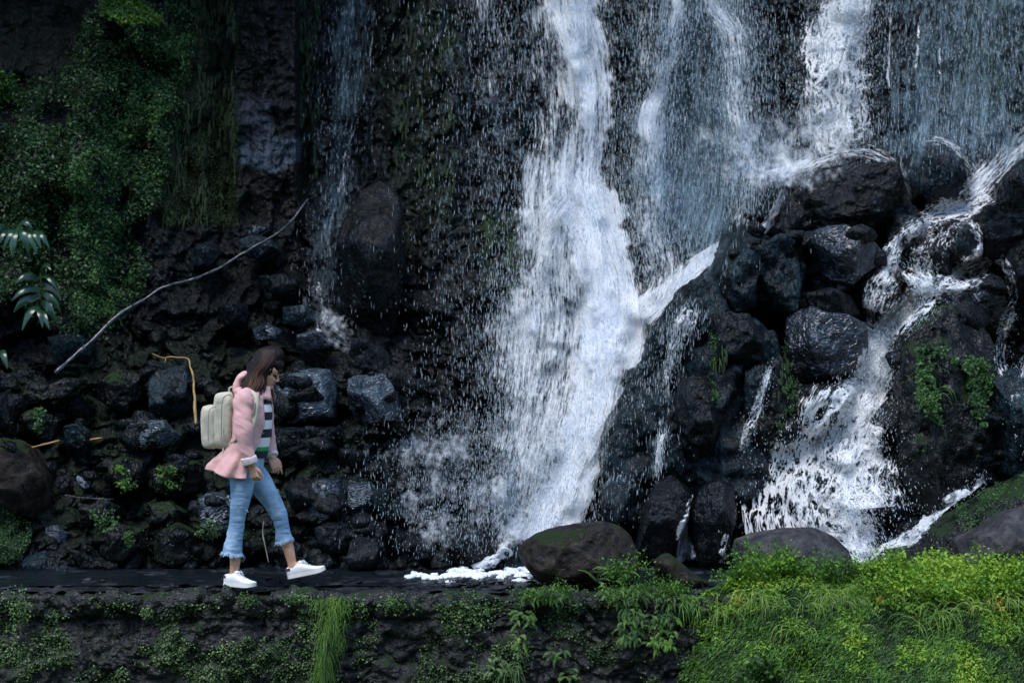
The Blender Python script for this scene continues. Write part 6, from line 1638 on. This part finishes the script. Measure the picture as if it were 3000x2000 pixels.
# --- jacket body: an open shell with a flaring pleated skirt
JR = [  # zoom y, centre x, half front-back, half width, gap start, gap end (degrees; 0 faces right, -90 faces the viewer)
 (318, 408, .066, .085, -20, 16), (345, 395, .090, .145, -24, 16), (372, 388, .112, .178, -27, 16), (430, 384, .128, .186, -28, 14), (520, 380, .128, .178, -28, 14),
 (600, 372, .128, .170, -33, 22), (660, 358, .132, .172, -42, 45), (720, 338, .140, .180, -50, 75), (770, 322, .155, .190, -52, 85), (832, 305, .172, .200, -52, 90)]
def jacket():
    m = 150; A = np.array(JR, float)
    lv = np.linspace(0, len(A) - 1, 90); rows = np.stack([np.interp(lv, np.arange(len(A)), A[:, k]) for k in range(6)], 1)
    # smooth the rows
    for _ in range(6): rows[1:-1] = (rows[:-2] + 2 * rows[1:-1] + rows[2:]) / 4
    V = np.zeros((len(rows), m, 3))
    for i, (zy, zx, a_, b_, g0, g1) in enumerate(rows):
        ph = np.radians(np.linspace(g1, 360 + g0, m))
        c, s = np.cos(ph), np.sin(ph)
        t = smooth(560, 830, zy)
        fold = np.sin(ph * 7 + 1.3) * .014 * t + np.sin(ph * 13 + zy * .012) * .006 * t + np.sin(ph * 5 + zy * .02) * .004 + fbm(np.stack([ph * 2.5, ph * 0 + zy * .02, ph * 0], -1), 12, 3) * .006
        yaw = R(-14)
        ra, rb = a_ + fold, b_ + fold * .8
        # the back of the skirt kicks out behind
        kick = smooth(620, 830, zy) * np.clip(-c, 0, 1) ** 2 * .044
        x = c * ra - kick; y = s * rb
        X = x * math.cos(yaw) - y * math.sin(yaw); Yy = x * math.sin(yaw) + y * math.cos(yaw)
        lift = smooth(640, 830, zy) * (np.clip(-c, 0, 1) * .055 - np.clip(c, 0, 1) * .012)
        ctr = Z(zx, zy)
        V[i] = np.stack([ctr[0] + X, ctr[1] + Yy, ctr[2] + lift + np.zeros(m)], -1)
    V = V.reshape(-1, 3)
    o = npmesh('jacket', V, grid_faces(m, len(rows)), m_pink, person)
    md = o.modifiers.new('s', 'SOLIDIFY'); md.thickness = .004; md.offset = 0
    return o
jk = jacket()
def cr_disp(c):
    q = c[:, 2] + c[:, 0] * .5
    return fbm(np.stack([c[:, 0] * 10, c[:, 1] * 10, q * 16], -1), 21, 2) * .006 - np.abs(vnoise(np.stack([c[:, 0] * 9, c[:, 1] * 9, q * 30], -1), 27)) * .004
NS = fine([Z(345, 345, -.12), Z(328, 375, -.155), Z(330, 440, -.175), Z(330, 520, -.20), Z(331, 600, -.205), Z(345, 670, -.20), Z(360, 722, -.195)], [.045, .066, .067, .064, .058, .052, .047], n=40)
nsl = fuse('sleeve', [loft(NS[0], NS[1], NS[1] * .95, 28), ell(NS[0][0], (.045, .05, .04))], .0045, m_pink, person, 3, .5, cr_disp)
FS = fine([Z(420, 348, .11), Z(430, 378, .14), Z(450, 450, .165), Z(462, 530, .18), Z(470, 600, .17), Z(484, 660, .14), Z(494, 702, .11)], [.045, .062, .060, .056, .052, .046, .042], n=40)
fsl = fuse('sleeve', [loft(FS[0], FS[1], FS[1] * .95, 28)], .0045, m_pink, person, 3, .5, cr_disp)
def cuff(c0, c1, r0, r1, par):
    p_, rr = fine([c0, c1], [r0, r1], n=10)
    rr = rr + np.sin(np.linspace(0, math.pi, len(rr))) * .004
    o = fuse('cuff', [loft(p_, rr, rr * .9, 28)], .004, m_pale, par, 3, .5, lambda c: fbm(c * 22, 3, 2) * .003)
cuff(Z(357, 718, -.195), Z(371, 762, -.19), .052, .048, nsl)
cuff(Z(493, 698, .11), Z(499, 716, .10), .044, .042, fsl)
# collar and hood
def collar():
    m = 60; V = []
    for (zy, zx, a_, b_, z_) in [(300, 438, .058, .066, .004), (312, 436, .064, .072, .002), (335, 430, .082, .094, -.002), (352, 424, .092, .108, -.004)]:
        ph = np.radians(np.linspace(22, 338, m)); x, y = np.cos(ph) * a_, np.sin(ph) * b_; yaw = R(-14)
        c = Z(zx, zy)
        tip = np.clip(np.cos(ph), 0, 1) ** 3
        V.append(np.stack([c[0] + x * math.cos(yaw) - y * math.sin(yaw) + tip * .012, c[1] + x * math.sin(yaw) + y * math.cos(yaw), c[2] + z_ * 2 - tip * .006 * (zy - 300) / 20 + x * -.25], -1))
    o = npmesh('collar', np.concatenate(V), grid_faces(m, 4), m_pink, jk)
    md = o.modifiers.new('s', 'SOLIDIFY'); md.thickness = .004
collar()
fuse('hood', limb([Z(338, 236, -.01), Z(326, 246, -.02), Z(308, 262, -.02), Z(300, 305, 0), Z(318, 345, 0)], [.016, .024, .030, .040, .05], 24, 2.6), .005, m_pink, jk, 5, .6, lambda c: fbm(c * np.array([22, 22, 14]), 31, 3) * .007)
# placket with snaps, chest pocket flap
for (zx, zy) in [(450, 380), (447, 480), (444, 580), (434, 672)]:
    small('snap', [ell(Z(zx, zy, -.125 - .0), (.0045, .003, .0045), 3)], m_canvas_dark, jk)

# --- shoes
def shoe(heel, toe, yaw, par=person, nm='shoe'):
    """heel, toe: ends of the sole in the world"""
    heel = np.array(heel); toe = np.array(toe); ax = toe - heel; L = np.linalg.norm(ax); ax /= L
    sd = np.array([-math.sin(yaw), math.cos(yaw), 0.]) ; sd = sd - ax * (sd @ ax); sd /= np.linalg.norm(sd); up = np.cross(ax, sd); up *= np.sign(up[2])
    def W(x, y, z): return heel + ax * x * L + sd * y + up * z
    X = np.array([0, .04, .12, .22, .32, .42, .52, .64, .76, .88, .96, 1.0])
    HWd = np.array([.014, .028, .034, .035, .034, .035, .038, .043, .045, .040, .028, .010])
    XX = np.concatenate([np.linspace(0, .08, 6), np.linspace(.12, .84, 14), 1 - .14 * np.cos(np.linspace(.3, math.pi / 2, 9))])
    HWd = np.interp(XX, X, HWd); HWd[-9:] = .044 * np.sqrt(np.clip(1 - ((XX[-9:] - .80) / .2) ** 2, .002, 1)); HWd[:6] = .034 * np.sqrt(np.clip(1 - ((.10 - XX[:6]) / .10) ** 2, .06, 1))
    X0 = X; X = XX
    m = 32; th = np.arange(m) / m * 2 * math.pi
    # sole
    V = []
    for z in (0, .006, .020, .026):
        g = 1.03 if z < .02 else 1.0
        ring = [W(x, y * g, z + .010 * max(0, (x - .75) / .25) ** 2) for x, y in list(zip(X, HWd)) + list(zip(X[::-1], -HWd[::-1]))]
        V.append(ring)
    k = len(V[0]); V = np.array(V).reshape(-1, 3); Fc = grid_faces(k, 4, True).tolist() + [list(range(k))[::-1], list(range(3 * k, 4 * k))]
    me = bpy.data.meshes.new('sole'); me.from_pydata(V.tolist(), [], Fc); me.update()
    root = bpy.data.objects.new(nm, None); COL.objects.link(root); root.location = heel
    root.parent = par; root.matrix_parent_inverse = par.matrix_basis.inverted(); bpy.context.view_layer.update()
    def sub(name, me, mat):
        o = bpy.data.objects.new(name, me); COL.objects.link(o); me.materials.append(mat); o.parent = root
        o.matrix_parent_inverse = (par.matrix_basis @ par.matrix_basis.inverted() @ root.matrix_basis).inverted(); return o
    sub('sole', me, m_sole)
    # upper
    HT = np.interp(X, X0, np.array([.066, .076, .080, .082, .092, .088, .074, .058, .047, .040, .033, .024]))
    V = []
    for x, hw, h in zip(X, HWd * .96, HT):
        c, s = np.cos(th), np.sin(th); z0 = .018
        y = np.sign(c) * np.abs(c) ** .7 * hw * (1 - .25 * np.clip(s, 0, 1) ** 2 * (1 if x < .55 else .4))
        z = z0 + (h - z0) * (.5 + .5 * np.sign(s) * np.abs(s) ** .8) 
        z = np.where(s < 0, z0 + 0 * z + (h - z0) * .5 * (1 + np.sign(s) * np.abs(s) ** .5), z)
        V.append(np.array([W(x, a, b + .010 * max(0, (x - .75) / .25) ** 2) for a, b in zip(y, z)]))
    V = np.concatenate(V); n = len(X); Fc = grid_faces(m, n, True).tolist() + [list(range(m)), list(range((n - 1) * m, n * m))[::-1]]
    me = bpy.data.meshes.new('upper'); me.from_pydata(V.tolist(), [], Fc); me.update()
    bm = bmesh.new(); bm.from_mesh(me); bmesh.ops.recalc_face_normals(bm, faces=bm.faces); bm.to_mesh(me); bm.free()
    me.polygons.foreach_set('use_smooth', np.ones(len(me.polygons), bool))
    o = sub('upper', me, m_white); 
    # laces and bow, heel tab
    P_ = []
    for x in (.44, .50, .56, .62):
        h = np.interp(x, X, HT) + .002
        P_ += limb([W(x, -.018, h - .004), W(x + .01, 0, h + .001), W(x, .018, h - .004)], [.0026, .0028, .0026], 6, m=8)
    h = np.interp(.42, X, HT)
    for s in (-1, 1):
        P_ += limb([W(.42, 0, h + .003), W(.46, s * .016, h + .014), W(.50, s * .022, h + .006), W(.44, 0, h + .003)], [.0022] * 4, 12, m=6)
        P_ += limb([W(.42, 0, h + .003), W(.50, s * .012, h + .004), W(.55, s * .020, h - .010)], [.002] * 3, 8, m=6)
    V_, F_, q = [], [], 0
    for v, f in P_: V_.append(v); F_ += [[i + q for i in g] for g in f]; q += len(v)
    me = bpy.data.meshes.new('laces'); me.from_pydata(np.concatenate(V_).tolist(), [], F_); me.update(); sub('laces', me, m_white)
    # tongue
    v, f = ell(W(.40, 0, .088), (.020, .017, .016)); me = bpy.data.meshes.new('tongue'); me.from_pydata(v.tolist(), [], f); me.update(); sub('tongue', me, m_white)
    V = []
    for x in (-.008, .05, .13):
        hw = np.interp(max(x, 0), X, HWd) * .97 + .0015 
        for z in (.050, .068):
            for s in (1, -1): V.append(W(x, s * hw * (1 if x > 0 else .8), z + x * .02))
    Fc = [[0, 4, 6, 2], [4, 8, 10, 6], [1, 3, 7, 5], [5, 7, 11, 9], [0, 2, 3, 1]]
    me = bpy.data.meshes.new('heel_tab'); me.from_pydata([list(v) for v in V], [], Fc); me.update(); o = sub('heel_tab', me, m_tab)
    md = o.modifiers.new('s', 'SOLIDIFY'); md.thickness = .003; md.offset = 0
ns_h = P(659, 1715, YC - .05); ns_h.z = max(ns_h.z, .006)
ns_t = P(748, 1717, YC - .19); ns_t.z = .006
shoe(ns_h, ns_t, math.atan2(ns_t.y - ns_h.y, ns_t.x - ns_h.x))
fs_h = P(844, 1695, YC + .08); fs_t = P(955, 1672, YC + .05)
shoe(fs_h, fs_t, math.atan2(fs_t.y - fs_h.y, fs_t.x - fs_h.x))

# --- backpack (worn: a thing of its own)
bag = bpy.data.objects.new('backpack', None); COL.objects.link(bag); bag.location = Z(180, 665)
tag(bag, 'beige canvas backpack worn on the back of the walking woman', 'backpack'); bpy.context.view_layer.update()
def rb(zx0, zx1, zy0, zy1, hy, e, tilt, seed, lean=0.0):
    c = Z((zx0 + zx1) / 2, (zy0 + zy1) / 2); hx = (zx1 - zx0) / 2 / 2.0109 * .002255; hz = (zy1 - zy0) / 2 / 2.0109 * .002255
    V, Fc = ICO[6]
    Q = np.sign(V) * np.abs(V) ** e * np.array([hx, hy, hz])
    nrm = V / np.linalg.norm(V, axis=1)[:, None]
    Q = Q + nrm * (fbm((Q + c) * np.array([12, 12, 16]), seed, 3) * .005)[:, None]
    Q[:, 0] += Q[:, 2] * lean
    yaw = R(tilt); X = Q[:, 0] * math.cos(yaw) - Q[:, 1] * math.sin(yaw); Yy = Q[:, 0] * math.sin(yaw) + Q[:, 1] * math.cos(yaw)
    return np.stack([X, Yy, Q[:, 2]], -1) + c, Fc, c
v, f, c = rb(176, 292, 338, 668, .125, .36, -12, 3, .02); mb = npmesh('main_compartment', v, f, m_canvas, bag)
v, f, c = rb(100, 196, 414, 668, .108, .38, -12, 5, -.03); npmesh('front_pocket', v, f, m_canvas, bag)
def tubeobj(name, pts, r, mat, parent, ys=1.0, n=20): return small(name, limb(pts, r, n, ys, m=10), mat, parent)
YB = -.155
tubeobj('zip', [Z(196, 640, YB), Z(198, 560, YB), Z(200, 440, YB), Z(206, 385, YB), Z(222, 360, YB), Z(250, 352, YB)], [.0028] * 6, m_canvas_dark, bag)
tubeobj('zip', [Z(122, 640, YB + .02), Z(120, 540, YB + .02), Z(124, 460, YB + .02), Z(140, 432, YB + .02), Z(166, 425, YB + .02)], [.0025] * 5, m_canvas_dark, bag)
tubeobj('zip_pull', [Z(212, 560, YB - .006), Z(213, 600, YB - .006)], [.003, .002], m_canvas_dark, bag)
tubeobj('top_handle', [Z(246, 345, -.0), Z(245, 318, -.0), Z(262, 308, -.0), Z(280, 318, -.0), Z(282, 345, 0)], [.006] * 5, m_canvas, bag)
def strap(name, pts, w_, mat, nrm=(0, -1, .1)):
    a = Acc(); pf = fine(pts, np.ones(len(pts)), n=30)[0]; a.strip(pf, np.full(len(pf), w_), np.array(nrm) / np.linalg.norm(nrm), .5)
    o = a.build(name, 'ivy', bag); o.data.materials[0] = mat
    md = o.modifiers.new('s', 'SOLIDIFY'); md.thickness = .005; md.offset = 0
strap('shoulder_strap', [Z(300, 350, -.10), Z(340, 330, -.12), Z(385, 345, -.155), Z(405, 385, -.192), Z(402, 450, -.205), Z(388, 530, -.205), Z(370, 600, -.19)], .015, m_canvas)
strap('strap_end', [Z(396, 400, -.21), Z(392, 440, -.218), Z(383, 475, -.218)], .004, m_canvas_dark)
strap('side_strap', [Z(255, 640, -.13), Z(280, 625, -.16), Z(300, 600, -.17)], .009, m_canvas_dark)
tubeobj('strap_end', [Z(210, 668, -.10), Z(208, 695, -.10), Z(214, 700, -.10)], [.005, .006, .004], m_canvas, bag)
